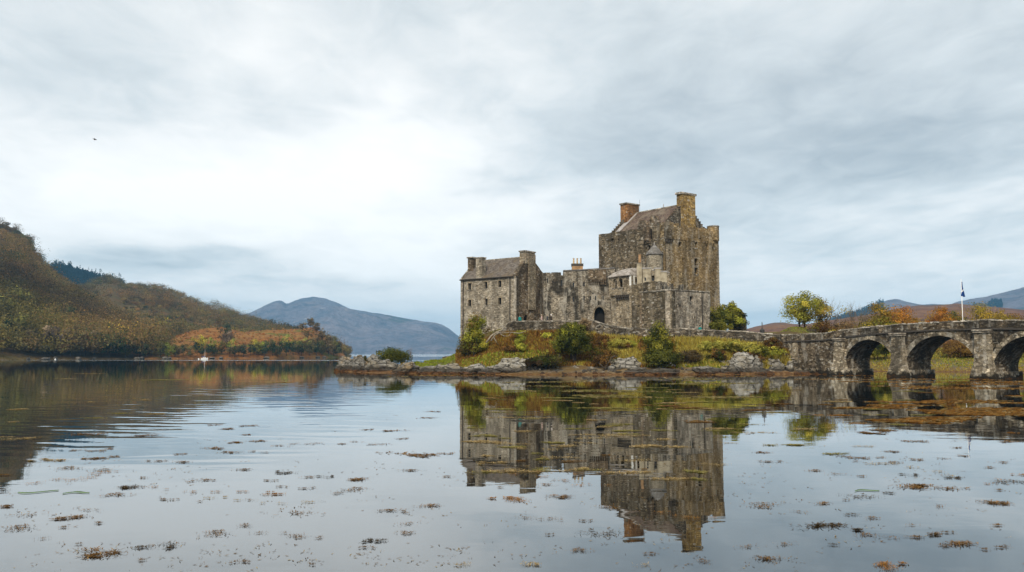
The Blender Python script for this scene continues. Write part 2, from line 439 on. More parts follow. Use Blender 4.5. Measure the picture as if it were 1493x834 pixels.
def rock_mat(name, pale=1.0, warm=0.0):
    m, g = new_mat(name)
    pos = g.n('ShaderNodeNewGeometry').outputs['Position']
    a = g.noise(pos, .55, 5, .65, .6); b = g.noise(g.vmul(pos, (1, 1, 2.2)), 2.6, 5, .7, .4); c = g.noise(g.vadd(pos, (9, 2, 4)), 1.2, 5, .7, .3)
    col = g.ramp(b, [(.25, (.10 * pale, .092 * pale, .08 * pale)), (.48, (.26 * pale, .245 * pale, .215 * pale)), (.75, (.44 * pale, .42 * pale, .385 * pale))])
    col = g.mix(g.math('MULTIPLY', g.step(a, .45, .62), .45 + warm), col, (.25 + .1 * warm, .20 + .03 * warm, .115))
    col = g.mix(g.math('MULTIPLY', g.step(c, .55, .68), .75), col, (.05, .045, .035))
    col = g.mix(g.math('MULTIPLY', g.step(c, .40, .33), .7), col, (.50, .485, .45))
    z = g.sep(pos)[2]
    zz = g.math('ADD', z, g.math('MULTIPLY', g.math('SUBTRACT', a, .5), .9))
    col = g.mix(g.math('MULTIPLY', g.step(zz, 1.0, .65), .82), col, (.035, .028, .021))      # dark tide band
    col = g.mix(g.math('MULTIPLY', g.step(zz, .45, .15), .9), col, g.ramp(b, [(.3, (.035, .018, .008)), (.7, (.15, .062, .016))]))  # weed
    ck = g.n('ShaderNodeTexVoronoi', feature='DISTANCE_TO_EDGE'); g.put(ck.inputs['Vector'], g.vadd(g.vmul(pos, (.55, .55, 1.3)), g.vmul(g.noise(pos, .9, 4, .6, 0, True), (.9, .9, .9)))); ck.inputs['Scale'].default_value = 1.1
    cr = g.step(ck.outputs['Distance'], .0, .07); col = g.mix(cr, tuple(x * pale for x in (.045, .038, .028)), col)
    h = g.math('ADD', g.math('ADD', b, g.math('MULTIPLY', c, .6)), g.math('MULTIPLY', cr, .5))
    return finish(m, g, col, .92, h, .22, 1.0, .2)


M['rock'] = rock_mat('lichened_rock', .82)
M['rock_pale'] = rock_mat('pale_grey_rock', 1.08)
M['rock_warm'] = rock_mat('ochre_rock', .78, .4)


def leaf_mat():
    m, g = new_mat('foliage')
    at = g.n('ShaderNodeAttribute', attribute_name='Col').outputs['Color']
    d = g.n('ShaderNodeBsdfDiffuse'); t = g.n('ShaderNodeBsdfTranslucent'); g.put(d.inputs[0], at); g.put(t.inputs[0], at)
    x = g.n('ShaderNodeMixShader'); x.inputs[0].default_value = .28
    g.t.links.new(d.outputs[0], x.inputs[1]); g.t.links.new(t.outputs[0], x.inputs[2])
    o = g.n('ShaderNodeOutputMaterial'); g.t.links.new(x.outputs[0], o.inputs[0]); return m
M['leaf'] = leaf_mat()


def hill_mat(name, base, alt, alt2, s1=.012, s2=.06, patch=None, rock=None):
    m, g = new_mat(name)
    pos = g.n('ShaderNodeNewGeometry').outputs['Position']
    a = g.noise(pos, s1, 6, .65, .6); b = g.noise(g.vadd(pos, (40, 70, 10)), s2, 6, .7, .3)
    col = g.mix(g.step(a, .38, .62), base, alt)
    col = g.mix(g.math('MULTIPLY', g.step(b, .45, .65), .8), col, alt2)
    if patch: col = g.mix(g.math('MULTIPLY', g.step(g.noise(g.vadd(pos, (5, 300, 20)), s1 * 1.3, 5, .6, .5), .57, .64), .85), col, patch)
    if rock: col = g.mix(g.math('MULTIPLY', g.step(g.noise(g.vadd(pos, (500, 30, 20)), s2 * .8, 6, .72, .5), .60, .68), .8), col, rock)
    f0 = g.noise(pos, .35, 3, .6)
    zz = g.math('ADD', g.sep(pos)[2], g.math('MULTIPLY', f0, 1.6)); col = g.mix(g.math('MULTIPLY', g.step(zz, 1.1, .7), .75), col, (.14, .115, .085))     # shingle beach
    f = g.noise(pos, s2 * 5, 4, .7)
    col = g.mix(1.0, col, g.ramp(f, [(.25, (.6, .6, .6)), (.75, (1.3, 1.3, 1.3))]), 'MULTIPLY')
    return finish(m, g, col, 1.0, g.math('ADD', b, f), .16 / s2, .9, .05)
# ------------------------------------------------------------------ foliage helpers
def mesh_quads(name, V, cols, mat, n_per=4):
    """V: (N*n_per,3) float array of separate polygons; cols: (N,3)"""
    n = len(V) // n_per
    me = bpy.data.meshes.new(name)
    me.vertices.add(len(V)); me.vertices.foreach_set('co', np.asarray(V, np.float32).ravel())
    me.loops.add(len(V)); me.loops.foreach_set('vertex_index', np.arange(len(V), dtype=np.int32))
    me.polygons.add(n); me.polygons.foreach_set('loop_start', np.arange(0, len(V), n_per, dtype=np.int32))
    me.update(calc_edges=True)
    ca = me.color_attributes.new('Col', 'FLOAT_COLOR', 'POINT')
    c4 = np.ones((len(V), 4), np.float32); c4[:, :3] = np.repeat(cols, n_per, 0); ca.data.foreach_set('color', c4.ravel())
    me.materials.append(mat); me.validate(); return me


def unit(rng, n):
    v = rng.normal(size=(n, 3)); return v / np.linalg.norm(v, axis=1, keepdims=True)


def leaf_quads(rng, C, size, up=0.35, out=None):
    """random leaf-shaped quads at the centres C; size scalar or (N,)"""
    n = len(C); nr = unit(rng, n)
    if out is not None: nr = nr * .75 + out
    nr[:, 2] += up; nr /= np.linalg.norm(nr, axis=1, keepdims=True)
    a = np.cross(nr, unit(rng, n)); a /= np.linalg.norm(a, axis=1, keepdims=True) + 1e-9
    b = np.cross(nr, a)
    s = (np.full(n, size) if np.isscalar(size) else size)[:, None] * rng.uniform(.65, 1.3, (n, 1))
    a = a * s * .5; b = b * s * .36
    V = np.stack([C - a, C - b * 1.0, C + a, C + b * 1.0], 1)
    return V.reshape(-1, 3)


def pick(rng, pal, n):
    pal = np.array(pal); i = rng.integers(0, len(pal), n); return pal[i]


def crown_pts(rng, h0, h1, rad, n_cl, per, spread, shape='oval', hollow=.55):
    seed_off = float(rng.uniform(0, 99))
    """clusters of leaves through an uneven crown volume; returns centres and cluster index"""
    cs = []
    for _ in range(n_cl):
        while True:
            d = unit(rng, 1)[0]; r = hollow + (1 - hollow) * rng.random() ** .6
            p = d * r
            if shape == 'dome' and p[2] < -.35: continue
            break
        t = (p[2] + 1) / 2
        rr = rad * max(.25, .80 + 1.15 * noise.noise(Vector((d[0] * 1.7 + seed_off, d[1] * 1.7, d[2] * 1.7))))
        if shape == 'cone': rr = rad * (1.15 - .95 * t)
        cs.append((p[0] * rr, p[1] * rr, h0 + (h1 - h0) * t))
    cs = np.array(cs); k = rng.integers(0, n_cl, n_cl * per)
    sp = spread * (.6 + .8 * rng.random(n_cl))
    C = cs[k] + np.clip(rng.normal(size=(n_cl * per, 3)), -1.5, 1.5) * sp[k][:, None] * np.array([1, 1, .75])
    return C, k, cs


def branch(mb, rnd, p, d, length, rad, depth, spread=.55, seg=5, out=None, bend=.18, kids=(2, 3), lift=.12):
    pts, rs = [Vector(p)], [rad]
    v = Vector(d).normalized(); n = 4
    for i in range(n):
        v = (v + Vector((rnd.uniform(-bend, bend), rnd.uniform(-bend, bend), rnd.uniform(-bend, bend) + lift * .3))).normalized()
        pts.append(pts[-1] + v * (length / n)); rs.append(rad * (1 - .45 * (i + 1) / n))
    mb.tube(pts, rs, seg if depth > 1 else 3)
    if out is not None: out.append(tuple(pts[-1]))
    if depth <= 0: return
    for k in range(rnd.randint(*kids)):
        at = rnd.choice(pts[2:])
        w = (v + Vector((rnd.uniform(-1, 1), rnd.uniform(-1, 1), rnd.uniform(-.5, .7))) * spread * 1.5).normalized()
        branch(mb, rnd, at, w, length * rnd.uniform(.55, .8), rad * .5, depth - 1, spread, seg, out, bend, kids, lift)


def make_tree(name, label, cat, loc, h, rad, pal, seed, leaf=.3, n_cl=40, per=50, spread=.55, shape='oval', h0f=.25, trunk=True, group=None, hollow=.55, bark='bark', jitter=.14, stems=1, up=.35, trk=.020):
    rng = np.random.default_rng(seed); rnd = random.Random(seed)
    t = thing(name, label, cat, loc, group)
    C, k, cs = crown_pts(rng, h * h0f, h, rad, n_cl, per, spread, shape, hollow)
    C[:, 2] = np.maximum(C[:, 2], .05)
    base = pick(rng, pal, n_cl)[k]
    cl_l = rng.uniform(.5, 1.7, n_cl)[k][:, None]
    cols = np.clip(base * cl_l * rng.uniform(1 - jitter, 1 + jitter, (len(C), 1)), 0, 1)
    OUT = (C - cs[k]); OUT = OUT / (np.linalg.norm(OUT, axis=1, keepdims=True) + 1e-6); OC = C - np.array([0, 0, h * (h0f + 1) * .45]); OUT = OUT * .7 + OC / (np.linalg.norm(OC, axis=1, keepdims=True) + 1e-6) * .6
    me = mesh_quads('crown', leaf_quads(rng, C, leaf, up, OUT), cols, M['leaf'])
    o = bpy.data.objects.new('crown', me); SC.collection.objects.link(o); o.parent = t
    if trunk:
        mb = MB()
        for s in range(stems):
            off = (0, 0) if stems == 1 else (rnd.uniform(-.35, .35) * rad * .5, rnd.uniform(-.2, .2) * rad * .5)
            top = Vector((off[0] * 1.6 + rnd.uniform(-.2, .2), off[1] + rnd.uniform(-.2, .2), h * .72))
            r0 = max(.04, h * trk)
            mb.tube([(off[0], off[1], -.3), (off[0] * 1.1, off[1], h * .2), (off[0] * 1.3 + rnd.uniform(-.15, .15), off[1], h * .45), top], [r0 * 1.3, r0, r0 * .75, r0 * .25], 7)
            for c in cs[rng.permutation(n_cl)[:max(4, n_cl // (3 * stems))]]:
                z0 = min(max(c[2] * .6, h * .15), h * .6)
                f = z0 / (h * .72)
                st = Vector((top.x * f, top.y * f, z0)); en = Vector(c)
                mid = st.lerp(en, .55) + Vector((0, 0, -.06 * h * rnd.random()))
                mb.tube([st, mid, en], [r0 * .45, r0 * .28, r0 * .08], 4)
        ORG[t.name] = Vector((0, 0, 0))
        obj('trunk', mb, M[bark], t, smooth=True)
        ORG[t.name] = Vector(loc)
    return t


def bare_tree(name, label, loc, h, seed, group=None, spread=.5, twig_col=None):
    rnd = random.Random(seed)
    t = thing(name, label, 'tree', loc, group); mb = MB(); tips = []
    ORG[t.name] = Vector((0, 0, 0))
    mb.tube([(0, 0, -.4), (.1, 0, h * .18), (-.05, .05, h * .34)], [h * .022, h * .018, h * .015], 6)
    lm = MB()
    for i in range(5):
        branch(lm, rnd, (-.05 + rnd.uniform(-.05, .05), .05, h * (.16 + .05 * i)), (rnd.uniform(-.6, .6), rnd.uniform(-.6, .6), 1), h * .38, h * .010, 3, spread, 4, tips, .2, (3, 3), .3)
    obj('trunk', mb, M['bark'], t, True); obj('branches', lm, M['bark_twig'], t, True)
    ORG[t.name] = Vector(loc)
    return t


M['bark_twig'] = plain('twigs', (.16, .12, .085), .95, .35, 4)

# ------------------------------------------------------------------ water
def water_mat():
    m, g = new_mat('loch_water')
    pos = g.n('ShaderNodeNewGeometry').outputs['Position']
    x, y, z = g.sep(pos)
    # gentle swell everywhere, slopes of a few thousandths
    calm = g.noise(g.vmul(pos, (.55, 1.0, 0)), .42, 3, .5, .2)
    fine = g.noise(g.vmul(pos, (.8, 1.3, 0)), 1.9, 2, .5)
    # a train of long low waves crossing the open water left of the castle
    rot = g.math('ADD', g.math('MULTIPLY', y, .985), g.math('MULTIPLY', x, .17))
    wob = g.noise(g.vmul(pos, (.10, .10, 0)), 1.0, 3, .5)
    ph = g.math('MULTIPLY', g.math('ADD', rot, g.math('MULTIPLY', wob, 5.0)), 2 * math.pi / 1.25)
    wave = g.math('SINE', ph)
    zone = g.math('MULTIPLY', g.step(y, 17, 26), g.step(y, 100, 60))
    zx = g.math('ADD', x, g.math('MULTIPLY', y, .11))          # fades towards the castle's reflection
    zone = g.math('MULTIPLY', zone, g.step(zx, .5, -4.5))
    zone = g.math('MULTIPLY', zone, g.step(g.noise(g.vmul(pos, (.05, .09, 0)), 1.0, 3, .5), .30, .50))
    h = g.math('ADD', g.math('MULTIPLY', calm, .0075), g.math('MULTIPLY', fine, .0008))
    wave2 = g.math('SINE', g.math('MULTIPLY', g.math('ADD', g.math('ADD', g.math('MULTIPLY', y, .9), g.math('MULTIPLY', x, -.28)), g.math('MULTIPLY', wob, 7.0)), 2 * math.pi / 2.1))
    wmod = g.noise(g.vmul(pos, (.22, .35, 0)), 1.0, 3, .6)
    wave = g.math('MULTIPLY', g.math('ADD', wave, g.math('MULTIPLY', wave2, .8)), g.step(wmod, .32, .66))
    h = g.math('ADD', h, g.math('MULTIPLY', g.math('MULTIPLY', wave, zone), .0024))
    # wind-ruffled bands far out
    far = g.math('MAXIMUM', g.math('MULTIPLY', g.step(y, 305, 312), g.step(y, 332, 322)), g.step(y, 520, 800))
    ruf = g.noise(pos, 3.0, 2, .6)
    h = g.math('ADD', h, g.math('MULTIPLY', g.math('MULTIPLY', ruf, far), .11))
    bp = g.n('ShaderNodeBump'); g.put(bp.inputs['Height'], h); bp.inputs['Distance'].default_value = 1.0; bp.inputs['Strength'].default_value = 1.0
    fr = g.n('ShaderNodeFresnel'); fr.inputs[0].default_value = 2.25
    fac = g.math('MULTIPLY', fr.outputs[0], 1.2, clamp=True)
    gl = g.n('ShaderNodeBsdfGlossy'); gl.inputs['Color'].default_value = (.93, .96, .97, 1); gl.inputs['Roughness'].default_value = .012
    g.t.links.new(bp.outputs[0], gl.inputs['Normal'])
    shallow = g.noise(g.vmul(pos, (.05, .05, 0)), 1.0, 4, .6)
    df = g.n('ShaderNodeBsdfDiffuse'); g.put(df.inputs[0], g.mix(shallow, (.004, .004, .004), (.010, .008, .005)))
    mx = g.n('ShaderNodeMixShader'); g.put(mx.inputs[0], fac)
    g.t.links.new(df.outputs[0], mx.inputs[1]); g.t.links.new(gl.outputs[0], mx.inputs[2])
    o = g.n('ShaderNodeOutputMaterial'); g.t.links.new(mx.outputs[0], o.inputs[0]); return m


mb = MB(); mb.add([(-9000, -400, 0), (9000, -400, 0), (9000, 9500, 0), (-9000, 9500, 0)], [(0, 1, 2, 3)])
tag(obj('water', mb, water_mat()), 'calm loch water mirroring castle and clouds', None, kind='structure')
mb = MB(); mb.add([(-9000, -400, -1.2), (9000, -400, -1.2), (9000, 9500, -1.2), (-9000, 9500, -1.2)], [(0, 1, 2, 3)])
tag(obj('ground', mb, plain('loch_bed', (.05, .045, .035))), 'loch bed under the water', None, kind='structure')

# ------------------------------------------------------------------ hills
def fbm(x, y, s, o=4):
    v, a, t = 0., 1., 0.
    for i in range(o):
        v += a * noise.noise(Vector((x * s, y * s, 3.7 * i))); t += a; a *= .5; s *= 2.03
    return v / t


class Hill:
    """a range rising from its own shore to a crest whose outline follows the photograph, then falling away behind"""
    def __init__(s, crest, d_shore, d_crest, d_back, amp, drop=0.0, prof=1.0, rough=.02, jag=0.0):
        s.c, s.ds, s.dc, s.db, s.amp, s.drop, s.prof, s.rough, s.jag = crest, d_shore, d_crest, d_back, amp, drop, prof, rough, jag
    def at(s, q, t):
        ds, dc, db = ip(q, s.ds), ip(q, s.dc), ip(q, s.db)
        D = ds + (dc - ds) * t if t <= 1 else dc + (db - dc) * (t - 1)
        y = ip(q, s.c) + s.drop
        y += s.jag * fbm(q * 1.0, 5.0, .09, 4)
        zc = P(q, y, dc).z
        x = P(q, 490, D).x
        h = zc * (t ** s.prof if t <= 1 else (2 - t) ** 1.5)
        n = fbm(x, D, s.rough, 5)
        k = min(1, t * 3) * (1 - .75 * math.exp(-((t - 1) / .12) ** 2)) if t <= 1 else .4
        return (x, D, h + s.amp * n * k * max(0, min(1, t * 4)) - .6 * (t == 0))
    def build(s, name, label, mat, q0, q1, nq, nt):
        vs, fs = [], []
        ts = list(np.linspace(0, 1, nt)) + list(np.linspace(1, 2, nt // 3))[1:]
        qs = np.linspace(q0, q1, nq)
        for q in qs:
            for t in ts: vs.append(s.at(q, t))
        k = len(ts)
        for i in range(nq - 1):
            for j in range(k - 1): fs.append((i * k + j, (i + 1) * k + j, (i + 1) * k + j + 1, i * k + j + 1))
        mb = MB(); mb.add(vs, fs)
        return tag(obj(name, mb, mat, smooth=True), label, None, kind='structure')


crestA = [(-500, 290), (-200, 296), (-60, 310), (0, 322), (18, 329), (38, 343), (41, 357), (59, 378), (77, 395), (100, 413), (140, 440), (190, 474), (225, 500), (255, 516), (290, 519), (340, 520), (380, 520)]
hillA = Hill(crestA, [(-500, 300), (0, 332), (200, 385), (380, 470)], [(-500, 760), (0, 780), (150, 660), (290, 545), (380, 490)], [(-500, 1200), (0, 1200), (380, 700)], 9, drop=6, prof=.95, rough=.012)
crestB = [(40, 414), (80, 421), (105, 419), (125, 413), (138, 408), (152, 403.5), (163, 404), (179, 413), (212, 416), (237, 417.5), (255, 427), (276, 437), (300, 446), (324, 450), (350, 462), (375, 469), (397, 474), (430, 482), (470, 496), (500, 514), (515, 520)]
hillB = Hill(crestB, [(40, 430), (200, 470), (515, 640)], [(40, 1050), (300, 1000), (515, 800)], [(40, 1500), (515, 1100)], 9, drop=4, prof=.9, rough=.009)
crestC = [(140, 520), (180, 512), (215, 502), (250, 494), (265, 488), (279, 482.5), (300, 479), (321, 477), (340, 481), (353, 484), (370, 483), (391, 481), (412, 481), (433, 480), (453, 477), (465, 482), (474, 489), (488, 500), (498, 510), (503, 518)]
hillC = Hill(crestC, [(140, 378), (250, 395), (400, 440), (505, 520)], [(140, 440), (250, 510), (400, 560), (505, 580)], [(140, 520), (505, 760)], 2.6, drop=0, prof=.75, rough=.05)
crestD = [(60, 400), (76, 389), (84, 388), (98, 389), (108, 393), (130, 399), (150, 405), (175, 416), (220, 440)]
hillD = Hill(crestD, [(0, 1250)], [(0, 1600)], [(0, 2200)], 8, drop=3, prof=.8, rough=.005)
crestE = [(250, 480), (300, 470), (345, 461), (365, 455), (385, 445), (398, 439.5), (408, 438.5), (417, 443.5), (424, 441), (436, 436), (457, 432.5), (470, 434), (485, 438), (510, 449), (540, 455), (558, 457.5), (575, 461), (600, 464.5), (630, 469), (645, 473), (658, 482), (672, 491), (720, 505), (800, 512), (900, 514)]
hillE = Hill(crestE, [(0, 3300)], [(0, 4300)], [(0, 5600)], 70, prof=.75, rough=.0032, jag=1.2)
crestF = [(1000, 500), (1050, 488), (1090, 480), (1108, 476), (1122, 472.5), (1140, 471), (1152, 473), (1180, 474), (1205, 468), (1240, 463), (1290, 455), (1320, 448), (1345, 445), (1372, 445), (1400, 444), (1440, 449), (1493, 453), (1600, 450), (1900, 440), (2300, 455), (2700, 490)]
hillF = Hill(crestF, [(1000, 500), (1900, 420)], [(1000, 1500), (1900, 1300)], [(1000, 2000)], 10, prof=.7, rough=.006, jag=1.2)
crestG = [(1120, 490), (1180, 474), (1215, 463), (1240, 457), (1265, 450), (1283, 442), (1297, 437.5), (1303, 437), (1310, 436), (1322, 439.5), (1334, 442), (1345, 444.5), (1357, 443), (1368, 444), (1385, 446), (1400, 441), (1420, 436), (1440, 432.5), (1465, 426), (1493, 419), (1540, 407), (1600, 398), (1900, 390), (2300, 430), (2700, 490)]
hillG = Hill(crestG, [(1000, 2200)], [(1000, 3000)], [(1000, 4200)], 34, prof=.7, rough=.004, jag=1.0)
M['hill_wood'] = hill_mat('wooded_slope_floor', (.115, .072, .032), (.095, .080, .030), (.14, .080, .032))
M['hill_bracken'] = hill_mat('bracken_slope', (.25, .105, .028), (.27, .145, .045), (.12, .055, .022), .03, .22, patch=(.11, .115, .025), rock=(.33, .22, .11))
M['hill_far'] = hill_mat('haze_tinted_moor', (.12, .125, .165), (.19, .175, .205), (.075, .09, .125), .0022, .011, patch=(.06, .08, .075), rock=(.30, .26, .26))  # blue of the distance haze is mixed into these moor colours
M['hill_moor'] = hill_mat('heather_moor', (.165, .075, .040), (.20, .11, .055), (.10, .05, .036), .006, .03, patch=(.05, .040, .032), rock=(.18, .115, .07))
M['hill_dark'] = hill_mat('forest_floor', (.012, .022, .018), (.018, .028, .02), (.012, .02, .016), .01, .05)
hillA.build('hill', 'steep brown wooded hill at the left edge of the loch', M['hill_wood'], -480, 370, 150, 60)
hillB.build('hill', 'long wooded ridge behind the orange headland', M['hill_wood'], 42, 513, 110, 50)
hillC.build('headland', 'low headland covered in orange bracken', M['hill_bracken'], 145, 503, 130, 40)
hillD.build('hill', 'dark conifer covered hill behind the wooded ridges', M['hill_dark'], 60, 220, 40, 24)
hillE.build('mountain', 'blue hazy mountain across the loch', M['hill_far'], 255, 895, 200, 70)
hillF.build('moor', 'brown heather moor behind the bridge', M['hill_moor'], 1000, 2700, 300, 50)
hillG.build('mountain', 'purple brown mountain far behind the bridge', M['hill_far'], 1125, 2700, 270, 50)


def wood(name, label, hill, n, q0, q1, t0, t1, pal_fn, size, leaf, per, seed, dens=None, conif=False):
    """far-off wood as one mass: thousands of small crowns of leaf faces, each tree its own tint"""
    rng = np.random.default_rng(seed); VV, CC, OO = [], [], []
    done = 0
    while done < n:
        q = rng.uniform(q0, q1); t = t0 + (t1 - t0) * rng.random() ** 1.15
        if dens is not None and rng.random() > dens(q, t): continue
        x, y, z = hill.at(q, t); done += 1
        n1 = fbm(x, y, .008, 3); n3 = fbm(x + 900, y, .004, 3)
        s = size * rng.uniform(.5, 1.3) * (1 + 1.2 * n1 + (.5 if rng.random() < .06 else 0))
        if hill is hillA and t > .8: s *= .6
        if conif:
            u = rng.random(per) ** .7; a = rng.uniform(0, 2 * math.pi, per); rr = (1 - u) * .32 * s * rng.uniform(.6, 1.1, per)
            C = np.stack([x + rr * np.cos(a), y + rr * np.sin(a), z + (.05 + u) * s * 1.5], 1)
        else:
            d = unit(rng, per) * (rng.random((per, 1)) ** .35); d[:, 2] = d[:, 2] * .6
            C = np.array([x, y, z + s * .62]) + d * s * .62 * np.array([1, 1, 1])
        b = np.array(pal_fn(rng, q, t, x, y, z)) * rng.uniform(.55, 1.45) * (1.0 if conif else max(.8, 2.05 + 2.8 * n3)) * np.array([1.08, 1, .8])
        oo = C - np.array([x, y, z + s * .45]); OO.append(oo / (np.linalg.norm(oo, axis=1, keepdims=True) + 1e-6))
        VV.append(C); CC.append(b[None] * rng.uniform(.88, 1.12, (per, 1)))
    C = np.concatenate(VV); c = np.clip(np.concatenate(CC), 0, 1)
    me = mesh_quads(name, leaf_quads(rng, C, leaf, .3, np.concatenate(OO) * 1.1), c, M['leaf'])
    o = bpy.data.objects.new(name, me); SC.collection.objects.link(o)
    return tag(o, label, 'woodland', kind='stuff')


BROWN = [(.088, .058, .027), (.072, .050, .025), (.084, .064, .028), (.058, .044, .022), (.098, .060, .026), (.070, .052, .030)]
OLIVE = [(.066, .057, .020), (.052, .049, .019), (.076, .064, .023), (.060, .054, .024)]
DARKG = [(.018, .030, .014), (.025, .038, .016), (.022, .032, .020)]
YELL = [(.24, .21, .025), (.20, .20, .03), (.27, .20, .03)]


def palA(rng, q, t, x, y, z):
    n = fbm(x, y, .011, 3); r = rng.random()
    if r < .004: return YELL[rng.integers(3)]
    if t < .32 and q < 90 and n > -.25: return OLIVE[rng.integers(4)] if r < .85 else BROWN[rng.integers(6)]
    if n > .28: return DARKG[rng.integers(3)] if r < .5 else OLIVE[rng.integers(4)]
    if r < .15 + max(0, n) * .8: return OLIVE[rng.integers(4)]
    if r > .95: return DARKG[rng.integers(3)]
    return BROWN[rng.integers(6)]


def palB(rng, q, t, x, y, z):
    n = fbm(x, y, .007, 3); r = rng.random()
    if r < .008: return YELL[rng.integers(3)]
    if r > .93: return DARKG[rng.integers(3)]
    if r < .42 + n * 1.1: return OLIVE[rng.integers(4)]
    return BROWN[rng.integers(6)]


wood('hillside_wood', 'brown autumn wood covering the steep left hillside', hillA, 3900, -260, 236, .010, 1.03, palA, 9.5, .78, 150, 1, dens=lambda q, t: 1 if t < .30 else .35 + .65 * (fbm(q, t * 300, .022, 3) > -.02))
wood('ridge_wood', 'olive and brown wood on the ridge behind the orange headland', hillB, 3600, 60, 506, .03, 1.02, palB, 8.4, .88, 115, 2,
     dens=lambda q, t: .15 if (abs(q - 150) < 26 and .35 < t < .8) else .30 + .70 * (fbm(q + 70, t * 260, .024, 3) > -.05))
wood('conifer_wood', 'dark green conifer forest on the hill behind the ridges', hillD, 2600, 66, 178, .70, 1.0, lambda *a: (.010, .024, .026), 9.0, 2.6, 36, 3, conif=True)
wood('conifer_row', 'row of dark conifers on the skyline above the headland', hillB, 150, 392, 436, .90, 1.0, lambda *a: (.010, .022, .018), 6.5, 1.1, 60, 4, conif=True)
wood('forest_block', 'dark conifer block on the mountain flank right of the flagpole', hillG, 900, 1421, 1463, .60, .80, lambda *a: (.008, .024, .030), 8, 3.6, 26, 5, conif=True,
     dens=lambda q, t: 1 if t < .80 - .05 * math.sin((q - 1421) / 9) ** 2 else 0)
wood('forest_strip', 'dark conifer strip on the slope behind the bare trees', hillG, 800, 1205, 1290, .66, .90, lambda *a: (.010, .028, .030), 8, 3.6, 26, 6, conif=True,
     dens=lambda q, t: 1 if t < .80 + (q - 1205) / 80 * .10 else 0)

wood('headland_scrub', 'low rust and green scrub over the orange headland', hillC, 650, 205, 492, .12, 1.0, lambda rng, q, t, x, y, z: [(.105, .042, .015), (.125, .060, .02), (.075, .035, .014), (.065, .055, .018), (.14, .078, .026)][rng.integers(5)], 1.3, .5, 18, 8)
# individual trees along the far shore
def far_protos():
    out = []
    spec = [('yellow', YELL, 'oval', 8), ('olive', OLIVE + [(.10, .095, .025)], 'oval', 8), ('brown', BROWN, 'dome', 7.5), ('dark', DARKG + [(.04, .045, .02)], 'oval', 8),
            ('orange', [(.21, .10, .022), (.26, .14, .03), (.16, .085, .022)], 'dome', 7), ('grey', [(.10, .075, .055), (.085, .065, .05), (.12, .09, .06)], 'oval', 9), ('lime', [(.15, .18, .03), (.12, .15, .025), (.19, .19, .035)], 'oval', 8)]
    for i, (nm, pal, sh, h) in enumerate(spec):
        pal = [tuple(min(.45, v * 1.6) for v in c) for c in pal]
        out.append((nm, make_tree('shore_tree', f'tree', 'tree', (0, -300, -50), h, h * .45, pal, 100 + i, leaf=.62, n_cl=26, per=26, spread=.75, shape=sh, h0f=.12, hollow=.35)))
    return out


PROT = far_protos()
LAB = {'yellow': 'yellow leaved tree on the far shore below the left hills', 'olive': 'olive green tree on the far shore below the left hills', 'brown': 'rust brown tree on the far shore below the left hills',
       'dark': 'dark green tree on the far shore below the left hills', 'orange': 'orange leaved tree on the far shore below the left hills', 'grey': 'grey leafless looking tree on the far shore below the left hills',
       'lime': 'bright yellow green tree on the far shore below the left hills'}
used = set()


def far_tree(kind, hill, q, t, s, label=None, sx=1.0):
    p = dict(PROT)[kind]
    x, y, z = hill.at(q, t)
    g = f'{kind} trees on the far shore'
    if kind not in used:
        used.add(kind); o = p; o.location = (x, y, z - .2); o.scale = (s * sx, s * sx, s); o['label'] = label or LAB[kind]
        if not label: o['group'] = g
    else: o = dup(p, (x, y, z - .2), RND.uniform(0, 6.28), (s * sx, s * sx, s), label or LAB[kind], g)
    if label and 'group' in o: del o['group']
    elif not label: o['group'] = g
    return o


